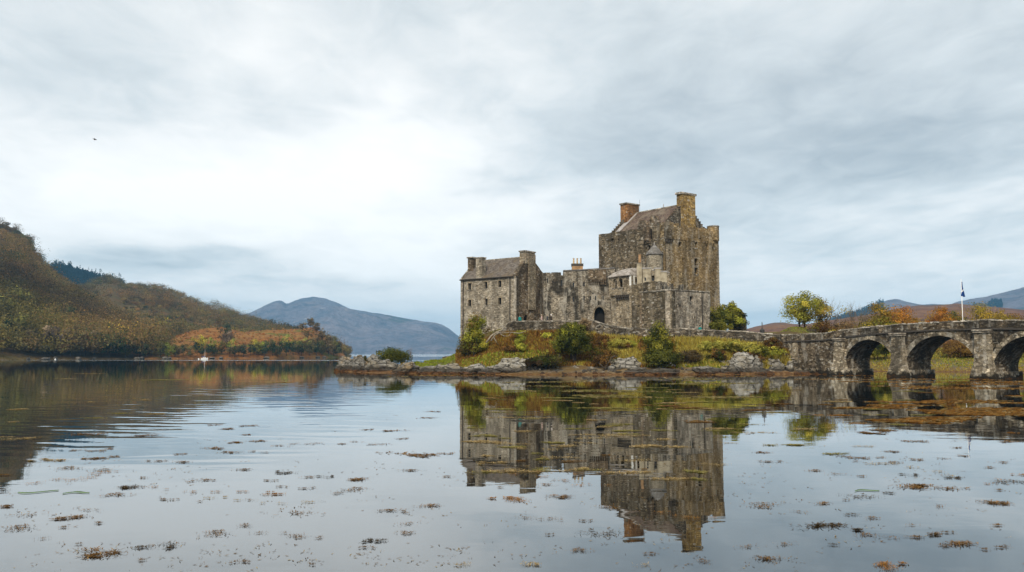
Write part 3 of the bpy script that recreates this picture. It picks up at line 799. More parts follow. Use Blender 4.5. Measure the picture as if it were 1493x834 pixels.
shore = [('dark', hillA, 14, .05, 1.3), ('olive', hillA, 30, .04, 1.6), ('olive', hillA, 3, .10, 1.7), ('brown', hillA, 45, .03, 1.3), ('olive', hillA, 20, .16, 1.6), ('olive', hillA, 40, .17, 1.5), ('olive', hillA, 55, .12, 1.3),
         ('grey', hillA, 75, .02, 1.5), ('brown', hillA, 60, .03, 1.2), ('grey', hillA, 88, .04, 1.3), ('brown', hillA, 104, .02, 1.3), ('brown', hillA, 118, .02, 1.4), ('orange', hillA, 126, .03, 1.1), ('grey', hillA, 138, .04, 1.3),
         ('dark', hillA, 150, .02, 1.1), ('brown', hillA, 160, .02, 1.1), ('dark', hillA, 172, .02, 1.1), ('olive', hillA, 184, .02, 1.1), ('brown', hillA, 195, .02, 1.0), ('dark', hillA, 205, .02, 1.1), ('dark', hillA, 118, .22, 1.4), ('dark', hillA, 100, .23, 1.5), ('dark', hillA, 85, .22, 1.3),
         ('olive', hillC, 235, .02, 1.0), ('lime', hillC, 245, .03, .9), ('olive', hillC, 256, .03, .8), ('dark', hillC, 268, .05, .8), ('brown', hillC, 262, .02, .7), ('olive', hillC, 278, .02, .7), ('dark', hillC, 286, .10, .8),
         ('lime', hillC, 308, .12, .9), ('orange', hillC, 317, .05, .8), ('dark', hillC, 304, .04, .8), ('dark', hillC, 313, .02, .8), ('grey', hillC, 331, .18, 1.3), ('olive', hillC, 324, .05, .9), ('lime', hillC, 340, .10, .9), ('brown', hillC, 348, .03, .8),
         ('dark', hillC, 356, .02, .9), ('dark', hillC, 366, .04, .9), ('olive', hillC, 375, .05, .9), ('olive', hillC, 388, .08, .9), ('lime', hillC, 383, .05, .9), ('dark', hillC, 398, .03, 1.0), ('olive', hillC, 396, .12, .9), ('lime', hillC, 419, .20, 1.0),
         ('dark', hillC, 408, .04, 1.1), ('dark', hillC, 418, .03, 1.1), ('dark', hillC, 428, .04, 1.1), ('olive', hillC, 436, .06, 1.0), ('brown', hillC, 446, .10, 1.0), ('lime', hillC, 445, .16, .9), ('dark', hillC, 440, .03, 1.0), ('brown', hillC, 455, .10, 1.1), ('olive', hillC, 452, .03, 1.1),
         ('brown', hillC, 463, .15, 1.2), ('dark', hillC, 462, .03, 1.1), ('brown', hillC, 472, .12, 1.2), ('olive', hillC, 470, .04, 1.1), ('brown', hillC, 480, .10, 1.2), ('olive', hillC, 487, .06, 1.2), ('brown', hillC, 479, .03, 1.1), ('dark', hillC, 492, .04, 1.1), ('brown', hillC, 496, .10, .9),
         ('dark', hillC, 295, .02, .7), ('brown', hillC, 335, .02, .8), ('dark', hillC, 343, .02, .8), ('olive', hillC, 405, .02, .8), ('dark', hillC, 386, .02, .9), ('brown', hillC, 448, .45, 1.0), ('brown', hillC, 440, .75, 1.0), ('brown', hillC, 452, .85, 1.2), ('brown', hillC, 462, .7, 1.2), ('brown', hillC, 470, .5, 1.2), ('brown', hillC, 478, .35, 1.1),
         ('brown', hillC, 320, .95, .9), ('dark', hillC, 331, .55, 1.0), ('olive', hillC, 230, .2, .8), ('brown', hillC, 222, .1, .8), ('olive', hillC, 212, .12, .8), ('olive', hillC, 236, .35, .7), ('olive', hillC, 488, .5, 1.0), ('brown', hillC, 494, .5, .9), ('olive', hillA, -40, .05, 1.6), ('brown', hillA, -90, .05, 1.6), ('olive', hillA, -20, .15, 1.6)]
for s in shore: far_tree(*s[:4], s[4] * (.95 if s[1] is hillC else 1.1))
far_tree('yellow', hillA, 163, .16, 1.35, 'vivid yellow tree standing alone half way along the left shore', .85)
far_tree('yellow', hillA, 211, .04, 1.5, 'large round golden tree at the foot of the left hill by the water')
far_tree('lime', hillA, 72, .22, 1.1, 'bright lime tree above the grey trees of the left shore')
far_tree('yellow', hillC, 294, .10, 1.1, 'golden tree above the moored boat on the headland')
far_tree('yellow', hillC, 371, .07, 1.0, 'small golden tree at the shore near the middle of the headland')
far_tree('yellow', hillA, 222, .22, 1.2, 'pale gold tree behind the round golden tree')
for (q, dd) in []: pass
# ------------------------------------------------------------------ the island
T_SH = [(470, 136), (485, 131), (510, 122), (540, 115.5), (600, 112.5), (650, 110), (700, 108.5), (742, 107), (800, 106.5), (905, 106.5), (945, 106.5), (1036, 107.5), (1120, 109.5), (1170, 110), (1230, 108)]
T_W = [(470, 137), (540, 135), (600, 137), (671, 136), (700, 134), (724, 128.5), (742, 127.5), (836, 126.5), (905, 121.5), (945, 119.5), (1036, 117.5), (1120, 114.6), (1146, 114), (1230, 112)]
T_ZF = [(470, -1.2), (485, -.3), (500, .5), (540, 1.0), (600, 1.0), (650, 1.7), (671, 2.9), (700, 4.4), (742, 5.6), (836, 5.7), (905, 4.7), (945, 4.5), (1036, 4.3), (1120, 3.4), (1146, 2.8), (1180, 1.0), (1230, .5)]
T_ZB = [(470, -1.2), (485, -.6), (540, .8), (640, 1.0), (665, 2.2), (690, 4.8), (742, 6.9), (836, 7.0), (905, 5.8), (945, 5.4), (1036, 5.4), (1090, 5.2), (1146, 4.8), (1230, 4.8)]
T_ZC = [(470, -1.5), (600, -.6), (650, -.2), (671, 2.5), (690, 6), (760, 7.9), (880, 7.7), (960, 6.8), (1036, 6.0), (1090, 6.2), (1150, 6.4), (1230, 5.5)]
T_MID = [(470, .25), (650, .28), (720, .30), (742, .36), (905, .42), (1036, .40), (1120, .45)]


def island_z(x, D):
    q = col_of(x, D)
    ds, dw, zf, zb, zc = ip(q, T_SH), ip(q, T_W), ip(q, T_ZF), ip(q, T_ZB), ip(q, T_ZC)
    if D < ds: z = -(ds - D) * .22
    elif D < dw:
        t = (D - ds) / (dw - ds); lo = ip(q, T_MID)
        # flat weedy foreshore first, then the bank
        z = zf * (.30 * t / lo if t < lo else .30 + .70 * (1 - (1 - (t - lo) / (1 - lo)) ** 1.25))
    elif D < dw + .9: z = zf + (zb - zf) * (D - dw) / .9
    elif D < 138: z = zb + (zc - zb) * (D - dw - .9) / max(.1, 138 - dw - .9)
    else: z = zc
    lim = 152 if q < 1000 else 175
    if q < 668: lim = 141
    if D > lim: z -= (D - lim) * .45
    if q < 480: z -= (480 - q) * .08
    n = fbm(x, D, .25, 4)
    if D < dw: z += n * .30 * min(1, max(0, (D - ds + 3) / 4))
    return z


def build_island():
    qs = np.concatenate([np.linspace(455, 1235, 260)]); ds = np.concatenate([np.linspace(100, 130, 74), np.linspace(130.6, 185, 50)])
    vs = []
    for q in qs:
        for d in ds:
            x = (q - W0 / 2) / 1204 * d; vs.append((x, d, max(-1.15, island_z(x, d))))
    k = len(ds); mb = MB()
    mb.add(vs, [(i * k + j, (i + 1) * k + j, (i + 1) * k + j + 1, i * k + j + 1) for i in range(len(qs) - 1) for j in range(k - 1)])
    return mb


def soil_mat():
    m, g = new_mat('island_soil')
    pos = g.n('ShaderNodeNewGeometry').outputs['Position']; z = g.sep(pos)[2]
    a = g.noise(pos, .35, 5, .65, .5); b = g.noise(pos, 2.2, 5, .7, .3)
    bank = g.mix(g.step(a, .40, .60), (.085, .048, .020), (.12, .105, .028))
    bank = g.mix(g.math('MULTIPLY', g.step(b, .5, .65), .7), bank, (.05, .042, .018))
    shingle = g.ramp(b, [(.3, (.05, .042, .032)), (.5, (.15, .13, .10)), (.7, (.32, .30, .26))])
    pv_ = g.n('ShaderNodeTexVoronoi', feature='F1'); g.put(pv_.inputs['Vector'], pos); pv_.inputs['Scale'].default_value = 2.8; pr = g.sep(pv_.outputs['Color'])
    shingle = g.mix(g.step(pr[0], .35, .9), g.mix(.5, shingle, (.03, .026, .02)), shingle)
    shingle = g.mix(g.math('MULTIPLY', g.step(a, .42, .58), .75), shingle, (.14, .085, .025))
    zz = g.math('ADD', z, g.math('MULTIPLY', g.math('SUBTRACT', a, .5), 1.4))
    col = g.mix(g.step(zz, 1.1, 1.9), shingle, bank)
    weed = g.ramp(b, [(.3, (.03, .016, .008)), (.5, (.12, .052, .014)), (.72, (.23, .14, .04))])
    col = g.mix(g.math('MULTIPLY', g.step(zz, .40, .05), .8), col, weed)
    return finish(m, g, col, .95, g.math('ADD', a, b), .15, .9, .1)


M['soil'] = soil_mat()
tag(obj('island_ground', build_island(), M['soil'], smooth=True), 'rocky grassy islet under the castle', None, kind='structure')

# mainland behind the bridge
T_S2 = [(1040, 150), (1120, 145), (1190, 133), (1240, 127), (1300, 125), (1360, 123.5), (1440, 120), (1500, 116), (1700, 104), (2100, 92)]


def far_z(x, D):
    q = col_of(x, D); ds = ip(q, T_S2); t = D - ds
    if t < 0: z = t * .2
    else: z = min(t * .13, 2.0) + max(0, min(1, (t - 16) / 60)) * 3.0 + max(0, t - 80) * .012
    lawn = math.exp(-(((q - 1160) / 52) ** 2)) * math.exp(-(((D - 158) / 24) ** 2))
    z += 5.7 * lawn
    return z + fbm(x, D, .12, 3) * .35 * min(1, max(0, t / 4))


def build_far():
    qs = np.linspace(1030, 2700, 220); ds = np.concatenate([np.linspace(90, 180, 90), np.linspace(185, 560, 40)])
    vs = [((q - W0 / 2) / 1204 * d, d, max(-1.15, far_z((q - W0 / 2) / 1204 * d, d))) for q in qs for d in ds]
    k = len(ds); mb = MB()
    mb.add(vs, [(i * k + j, (i + 1) * k + j, (i + 1) * k + j + 1, i * k + j + 1) for i in range(len(qs) - 1) for j in range(k - 1)])
    return mb


tag(obj('mainland_ground', build_far(), M['soil'], smooth=True), 'grassy mainland shore behind the bridge', None, kind='structure')


def grass(name, label, zfun, n, q0, q1, colf, seed, d_of, hh=(.25, .6), w=.11):
    rng = np.random.default_rng(seed); V = np.zeros((n, 3, 3), np.float32); C = np.zeros((n, 3), np.float32); i = 0
    while i < n:
        q = rng.uniform(q0, q1); D = d_of(rng, q); x = (q - W0 / 2) / 1204 * D
        r = colf(rng, q, D, x)
        if r is None: continue
        c, hm = r
        if zfun is island_z and ip(q, T_W) - D < 2.2: hm *= 1.7
        z = zfun(x, D) - .03
        a = rng.uniform(0, 6.28); h = rng.uniform(*hh) * hm; ww = w * rng.uniform(.6, 1.6)
        lx, ly = rng.normal(0, .3 * h, 2)
        V[i, 0] = (x - math.cos(a) * ww, D - math.sin(a) * ww, z); V[i, 1] = (x + math.cos(a) * ww, D + math.sin(a) * ww, z); V[i, 2] = (x + lx, D + ly, z + h)
        C[i] = np.array(c) * rng.uniform(.7, 1.3); i += 1
    me = mesh_quads(name, V.reshape(-1, 3), C, M['leaf'], 3)
    o = bpy.data.objects.new(name, me); SC.collection.objects.link(o); return tag(o, label, 'grass', kind='stuff')


G_BR = [(.20, .095, .024), (.16, .078, .022), (.24, .13, .032), (.13, .068, .022)]
G_YE = [(.42, .34, .06), (.36, .28, .05), (.44, .37, .10), (.30, .26, .05)]
G_GR = [(.19, .24, .025), (.23, .27, .03), (.15, .19, .025), (.26, .27, .035)]
G_OC = [(.29, .19, .032), (.33, .23, .038), (.23, .16, .032)]


def grass_col(rng, q, D, x):
    ds, dw = ip(q, T_SH), ip(q, T_W); t = (D - ds) / (dw - ds); n = fbm(x, D, .22, 4); n2 = fbm(x + 50, D, .5, 3)
    lo = ip(q, T_MID)
    if t < lo * .62 + .12 * n: return None
    if q < 665:
        if t < .45 + .3 * n or n2 < -.05: return None
        return (G_GR[rng.integers(4)] if q > 600 else G_OC[rng.integers(3)]), .45
    green = (t < lo + .20 and 672 < q < 800) or (985 < q < 1060 and t < lo + .12) or (1040 < q < 1110 and t < lo + .22 and n > 0)
    if green and rng.random() < .85: return (G_GR if rng.random() < .75 else G_YE)[rng.integers(4)], .6
    yel = (880 < q < 930 and t > .45) or (985 < q < 1135) or (q > 840 and n > .12)
    if yel and n2 > -.28:
        return (G_YE[rng.integers(4)] if rng.random() < .8 else G_OC[rng.integers(3)]), 1.15
    if rng.random() < .10 and n > 0: return G_GR[rng.integers(4)], .8
    return (G_BR[rng.integers(4)] if rng.random() < .72 - n else G_OC[rng.integers(3)]), 1.0


def isl_d(rng, q): a, b = ip(q, T_SH), ip(q, T_W); return rng.uniform(a + 1.5, b - .15)


grass('bank_grass', 'brown bracken and yellow grass covering the bank below the castle', island_z, 62000, 585, 1150, grass_col, 11, isl_d)


def far_col(rng, q, D, x):
    t = D - ip(q, T_S2); n = fbm(x, D, .15, 4)
    if t < .8: return None
    if q < 1215 and D > 135: return (G_GR[rng.integers(4)]), .45
    if t < 4 + n * 4: return (G_OC[rng.integers(3)] if rng.random() < .7 else G_YE[rng.integers(4)]), .5
    return (G_GR[rng.integers(4)] if rng.random() < .35 + n else (G_OC if rng.random() < .5 else G_YE)[rng.integers(3)]), .8


grass('shore_grass', 'yellow and green grass on the shore behind the bridge arches', far_z, 30000, 1090, 1640, far_col, 12, lambda rng, q: ip(q, T_S2) + 50 * rng.random() ** 1.4, w=.09, hh=(.15, .38))

# ------------------------------------------------------------------ rocks
def rock(px, ybase, w, h, label, group=None, mat='rock', depth=.8, seed=0, D=None, sink=.35, rz=0.0):
    rnd = random.Random(seed * 131 + int(px) * 7)
    zf_ = island_z if px < 1235 else far_z
    if D is None:
        D = ip(px, T_SH) - 1.0
        for k in range(80):
            x_, y_ = G(px, D)
            if HZ + (CH - zf_(x_, y_)) * 1200 / D <= ybase or D > ip(px, T_W) - 1: break
            D += .2
    W_, H_ = w * D / 1200, h * D / 1200; d_ = max(W_ * depth, H_ * 1.2)
    x, y = G(px, D); y += d_ * .30; x *= y / D
    zg = zf_(x, y)
    bm = bmesh.new(); bmesh.ops.create_icosphere(bm, subdivisions=5 if w > 30 else 4, radius=1.0)
    planes = [(Vector((rnd.gauss(0, 1), rnd.gauss(0, 1), rnd.gauss(.3, .8))).normalized(), rnd.uniform(.60, .88)) for _ in range(11)]
    off = Vector((rnd.uniform(0, 99), rnd.uniform(0, 99), 0))
    for v in bm.verts:
        p = v.co.copy()
        for n_, k in planes:
            dd = p.dot(n_) - k
            if dd > 0: p -= n_ * dd * .92
        nn = p.normalized()
        st = p.z * 3.2 + .5 * noise.noise(p * 1.5 + off) + p.x * .6       # tilted beds: ledges and cracks
        led = abs((st % 1.0) - .5) * 2
        p += nn * (noise.noise(p * 1.6 + off) * .22 + noise.noise(p * 4.2 + off) * .11 - abs(noise.noise(p * 6.5 + off)) * .10 - .09 * (led > .8))
        v.co = p
    mnx = min(v.co.x for v in bm.verts); mxx = max(v.co.x for v in bm.verts); mxz = max(v.co.z for v in bm.verts)
    zb = CH - (ybase - HZ) * D / 1200.0; sx = W_ / (mxx - mnx); H_ *= .86; tot = H_ + sink * .5 + max(0, zb - zg)
    for v in bm.verts: v.co = Vector((v.co.x * sx, v.co.y * d_ / 2, (v.co.z / mxz) * tot if v.co.z > 0 else v.co.z * .5))
    name = 'boulder' if h > 12 else 'shore_rock'
    me = bpy.data.meshes.new(name); bm.to_mesh(me); bm.free(); me.materials.append(M[mat])
    me.polygons.foreach_set('use_smooth', [True] * len(me.polygons))
    o = bpy.data.objects.new(name, me); SC.collection.objects.link(o)
    o.location = (x, y, min(zg, zb) - sink * .5); o.rotation_euler = (rnd.uniform(-.06, .06), rnd.uniform(-.09, .09), rz)
    return tag(o, label, 'rock', group, 'thing')


ROCKS = [
    (507, 541, 40, 26, 'ochre stained rock at the far left tip of the islet', 'rock_warm'), (527, 541, 34, 28, 'knobbly ochre rock beside the tip of the islet', 'rock_warm'),
    (545, 528, 30, 14, 'flat grey slab on top of the rocks left of the ivy mound', 'rock'), (556, 541, 52, 22, 'cracked grey rock under the ivy mound', 'rock'),
    (596, 544, 52, 20, 'yellowish humped rock right of the ivy mound', 'rock_warm'), (573, 540, 40, 14, 'ledge of grey rock between the ivy mound and the water', 'rock'),
    (625, 545, 42, 14, 'dark low rock at the waterline left of the hall', 'rock'), (652, 545, 56, 19, 'long pale rock ledge left of the castle grass', 'rock'),
    (690, 546, 66, 19, 'long cream ledge below the willow', 'rock_pale'), (716, 545, 40, 14, 'broken rock step between the cream ledge and the white dome rock', 'rock'),
    (752, 541, 70, 24, 'big pale domed rock below the brambles', 'rock_pale'), (780, 540, 26, 12, 'small pale rock at the right foot of the domed rock', 'rock_pale'),
    (910, 537, 48, 20, 'white sloping slab left of the conifer shaped bush', 'rock_pale'), (890, 540, 26, 9, 'pale shore rock beside the driftwood branch', 'rock_pale'),
    (966, 536, 46, 14, 'white pointed slab just below the conifer shaped bush', 'rock_pale'), (925, 545, 60, 10, 'dark flat ledge in front of the white sloping slab', 'rock'),
    (968, 546, 62, 11, 'dark wet ledge at the waterline below the pointed slab', 'rock'), (1026, 546, 62, 14, 'low dark rock with grey top in mid shore', 'rock'),
    (1062, 545, 34, 14, 'wedge of grey rock left of the biggest boulder', 'rock'), (1078, 541, 50, 33, 'biggest grey boulder on the shore near the bridge', 'rock_pale'),
    (1050, 530, 24, 10, 'small white rock up on the bank beside the biggest boulder', 'rock_pale'), (1104, 540, 32, 26, 'lumpy grey boulder right of the biggest boulder', 'rock'),
    (1128, 540, 34, 22, 'rounded lichened boulder below the sea steps', 'rock'), (1149, 541, 22, 18, 'upright split boulder at the foot of the sea steps', 'rock'),
    (1114, 546, 40, 9, 'rusty weed covered ledge below the lumpy boulder', 'rock'), (1181, 538, 32, 13, 'pale flat rock against the bridge abutment', 'rock_pale'),
    (1165, 546, 34, 8, 'low slab at the waterline by the bridge abutment', 'rock'), (1200, 546, 44, 7, 'dark weedy rocks along the abutment foot', 'rock'),
    (1252, 544, 40, 9, 'weedy stone ledge under the first bridge arch', 'rock'),
]
for i, (px, yb, w, h, lab, mt) in enumerate(ROCKS): rock(px, yb, w, h, lab, None, mt, seed=i)
M['rock_shore'] = plain('pale_shore_stone', (.12, .105, .085), .95, .5, .9)
rr = random.Random(5)
for i in range(110):
    px = rr.choice([rr.uniform(560, 720), rr.uniform(780, 1060), rr.uniform(850, 1010)]); yb = rr.uniform(535, 547)
    rock(px, yb, rr.uniform(4, 13), rr.uniform(2, 5.5), 'small loose stone on the weedy shore of the islet', 'small stones on the islet shore', rr.choice(['rock', 'rock_pale', 'rock_warm']), seed=200 + i, sink=.12)
for i in range(17):
    q = rr.choice([rr.uniform(0, 250), rr.uniform(310, 500), rr.uniform(320, 480)]); hl = hillC if q > 240 else hillA
    x, y, z = hl.at(q, .004); w = rr.uniform(2, 10)
    bm = bmesh.new(); bmesh.ops.create_icosphere(bm, subdivisions=2, radius=1)
    for v in bm.verts: v.co = v.co * (1 + .35 * noise.noise(v.co * 1.3 + Vector((i * 9, 0, 0)))); v.co.z = min(v.co.z, .75)
    bmesh.ops.scale(bm, vec=(w * y / 1200 * .5, 1.2, rr.uniform(.5, 1.1)), verts=bm.verts)
    me = bpy.data.meshes.new('shore_rock'); bm.to_mesh(me); bm.free(); me.materials.append(M['rock_shore'])
    o = bpy.data.objects.new('shore_rock', me); SC.collection.objects.link(o); o.location = (x, y - 1.0, .4)
    tag(o, 'pale rock at the waterline of the far left shore', 'rock', 'rocks along the far left shore', 'thing')

# ------------------------------------------------------------------ castle: helpers for openings
def window(parent, wall, r, depth=.35, sill=True, mat='glass', name='window', front=0.0, pad=.06):
    mb = MB(); wall.box(mb, r[0] - pad, r[1] + pad, front - depth - .05, front - depth, r[2] - pad, r[3] + pad)
    w = obj(name, mb, M[mat], parent)
    if sill:
        s = MB(); wall.box(s, r[0] - .12, r[1] + .12, front - .10, front + .07, r[2] - .16, r[2] - .004)
        obj('sill', s, M['coping'], w)
    if sill and name == 'window':
        s = MB(); k = .2
        for q in ((r[0] - k, r[0] - .003, r[2] - .002, r[3] + .002), (r[1] + .003, r[1] + k, r[2] - .002, r[3] + .002), (r[0] - k, r[1] + k, r[3] + .004, r[3] + .26)): wall.box(s, q[0], q[1], front - .1, front + .025, q[2], q[3])
        obj('surround', s, M['ashlar'], w)
    return w


def quoins(parent, wall, end, z0, z1, mat, rnd=random.Random(4)):
    """dressed corner stones, long and short"""
    mb = MB(); z = z0; i = 0; s = 1 if end == 0 else -1; a = 0 if end == 0 else wall.L
    while z < z1 - .2:
        h = rnd.uniform(.3, .5); l = (.75, .42)[i % 2] * rnd.uniform(.85, 1.15); b = sorted((a - s * .014, a + s * l))
        wall.box(mb, b[0], b[1], -.2, .014 + .006 * (i % 2), z, min(z + h - .03, z1)); z += h; i += 1
    obj('quoins', mb, M[mat], parent)


def chimney(parent, name, pts_plan, z0, z1, mat, cap=.22, over=.14, pots=0, potm='pot', poth=1.0):
    mb = MB(); mb.prism(pts_plan, z0, z1 - cap)
    c = obj(name, mb, M[mat], parent)
    cx = sum(p[0] for p in pts_plan) / 4; cy = sum(p[1] for p in pts_plan) / 4
    g = [((p[0] - cx) * (1 + over) + cx, (p[1] - cy) * (1 + over) + cy) for p in pts_plan]
    k = MB(); k.prism(g, z1 - cap + .003, z1); obj('chimney_cap', k, M['coping' if mat != 'sand_chimney' else 'dark_cap'], c)
    for i in range(pots):
        f = (i + .5) / pots
        x = pts_plan[0][0] * (1 - f) + pts_plan[1][0] * f; y = pts_plan[0][1] * (1 - f) + pts_plan[1][1] * f
        x2 = pts_plan[3][0] * (1 - f) + pts_plan[2][0] * f; y2 = pts_plan[3][1] * (1 - f) + pts_plan[2][1] * f
        p = MB(); p.lathe(((x + x2) / 2, (y + y2) / 2), [(.16, z1 + .003), (.13, z1 + poth * .9), (.17, z1 + poth * .92), (.17, z1 + poth)], 10); obj('chimney_pot', p, M[potm], c)
    return c


def V2(p, d, k): return (p[0] + d[0] * k, p[1] + d[1] * k)
def rect_plan(p, u, n, a0, a1, b0, b1):
    return [(p[0] + u[0] * a + n[0] * b, p[1] + u[1] * a + n[1] * b) for a, b in ((a0, b0), (a1, b0), (a1, b1), (a0, b1))]


def roof_plane(mb, a, b, c, d, th=.18):
    """slope from eave a-b up to ridge c-d (c above b), given thickness"""
    a, b, c, d = map(Vector, (a, b, c, d)); n = (b - a).cross(d - a).normalized() * th
    if n.z < 0: n = -n
    mb.hexa([a - n, b - n, c - n, d - n, a, b, c, d])


# ------------------------------------------------------------------ the hall (left block)
def build_hall():
    A = G(671.5, 139, 470); B = G(752, 132, 470); w1 = Wall(A, B)
    ru = Vector((-w1.n.x, -w1.n.y)); Wd = 7.75
    C = V2(B, ru, Wd); w2 = Wall(B, C); Dp = V2(A, ru, Wd)
    t = thing('castle_hall', 'grey gabled castle block at the left end with six small windows', 'castle building', (*w1.pt(w1.L / 2, 4)[:2], 4), 'buildings of the castle')
    zeA = w1.uz(672, 408)[1]; zeB = w1.uz(751, 402.6)[1]; ze = (zeA + zeB) / 2
    hs = [w1.rect(px, py, 4.4, 9.4) for px, py in ((684.6, 417.6), (708.4, 415.7), (728.7, 414), (684.8, 441.8), (708.8, 440), (728.8, 438.7))] + [w1.rect(686, 476, 4, 7)]
    mb = MB(); w1.slab(mb, outline(rough_top([(0, ze), (w1.L, ze)], j=.02), 1.0), [rect_hole(h) for h in hs], .9)
    Wb = Wall(C, Dp); Wb.slab(mb, outline([(.004, ze), (Wb.L - .004, ze)], 1.0), [], .7)
    Wl = Wall(Dp, A); zr = w2.uz(771, 374)[1]
    Wl.slab(mb, outline([(.004, ze), (Wl.L / 2, zr - .3), (Wl.L - .004, ze)], 1.0), [], .7)
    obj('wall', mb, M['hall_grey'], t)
    for h in hs: window(t, w1, h, .38)
    # right gable
    a_m, za = w2.uz(771.5, 371); mb = MB()
    door = w2.rect(767, 463.7, 7, 10); slit = w2.rect(787, 427, 2.4, 7)
    zc = w2.uz(791, 398)[1]
    top = rough_top([(.004, ze + .15), (a_m, za), (w2.L, zc)], .6, .06)
    w2.slab(mb, outline(top, 1.0), [arch_hole(door), rect_hole(slit)], .8)
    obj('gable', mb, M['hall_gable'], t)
    window(t, w2, slit, .3, False); window(t, w2, door, .5, False, 'void', 'door', pad=.03)
    # chimney breast running down the gable, stack above
    s0 = w2.uz(770, 400)[0]; s1 = w2.uz(779.5, 400)[0]; mb = MB()
    w2.box(mb, s0, s1, -.05, .22, w2.uz(775, 452)[1], za + .1); obj('chimney_breast', mb, M['gate'], t)
    c0 = w2.uz(765.5, 372)[0]; c1 = w2.uz(779, 372)[0]
    pl = rect_plan(B, w2.u, -w2.n, c0, c1, -.12, 1.1)
    chimney(t, 'chimney', pl, za - 1.6, w2.uz(772, 366)[1], 'ashlar')
    # left gable chimney: tall stack at the apex and its wallhead shoulder on the front slope
    g = [V2(A, ru, Wd * .22), V2(V2(A, w1.u, 1.15), ru, Wd * .22), V2(V2(A, w1.u, 1.15), ru, Wd * .62), V2(A, ru, Wd * .62)]
    g = [V2(p, w1.u, .1) for p in g]
    chimney(t, 'chimney', g, ze + 1, w1.uz(692, 374.5)[1] + .3, 'hall_gable')
    f0 = w1.uz(694, 400)[0]; f1 = w1.uz(703, 400)[0]
    g = rect_plan(A, w1.u, -w1.n, f0, f1, -.03, .95)
    chimney(t, 'chimney', g, ze - .6, w1.uz(698, 375)[1], 'hall_grey')
    # roof
    e0, e1 = w1.pt(-.05, ze - .05, .18), w1.pt(w1.L - .5, ze - .05, .18)
    rz = za - .35; r0 = (*V2(A, ru, Wd * .5), rz); r1 = (*V2(V2(A, w1.u, w1.L - .5), ru, Wd * .5), rz)
    b0 = (*V2(A, ru, Wd), ze); b1 = (*V2(V2(A, w1.u, w1.L - .5), ru, Wd), ze)
    mb = MB(); roof_plane(mb, e0, e1, r1, r0); roof_plane(mb, b1, b0, r0, r1); obj('roof', mb, M['slate'], t)
    mb = MB(); mb.tube([r0, r1], .13, 6); obj('ridge', mb, M['coping'], t)
    mb = MB(); mb.hexa([Vector(p) + Vector((0, 0, k)) for k in (-.1, .16) for p in (w1.pt(-.02, ze, .1), w1.pt(.3, ze, .1), (*V2(V2(A, w1.u, .3), ru, Wd * .5), rz + .1), (*V2(A, ru, Wd * .5), rz + .1))]); obj('skew', mb, M['coping'], t)
    for px in (675.7, 744):
        a = w1.uz(px, 450)[0]; mb = MB(); mb.tube([w1.pt(a, 3.0, .10), w1.pt(a, ze - .1, .10)], .085, 6); obj('downpipe', mb, M['iron_brown'], t)
    mb = MB(); w1.box(mb, -.1, w1.L - .2, .19, .33, ze - .12, ze + .02); obj('gutter', mb, M['iron_brown'], t)
    quoins(t, w1, 1, 3, ze - .2, 'bastion_pale'); quoins(t, w1, 0, 3, ze - .2, 'bastion_pale')
    return C


HALL_C = build_hall()


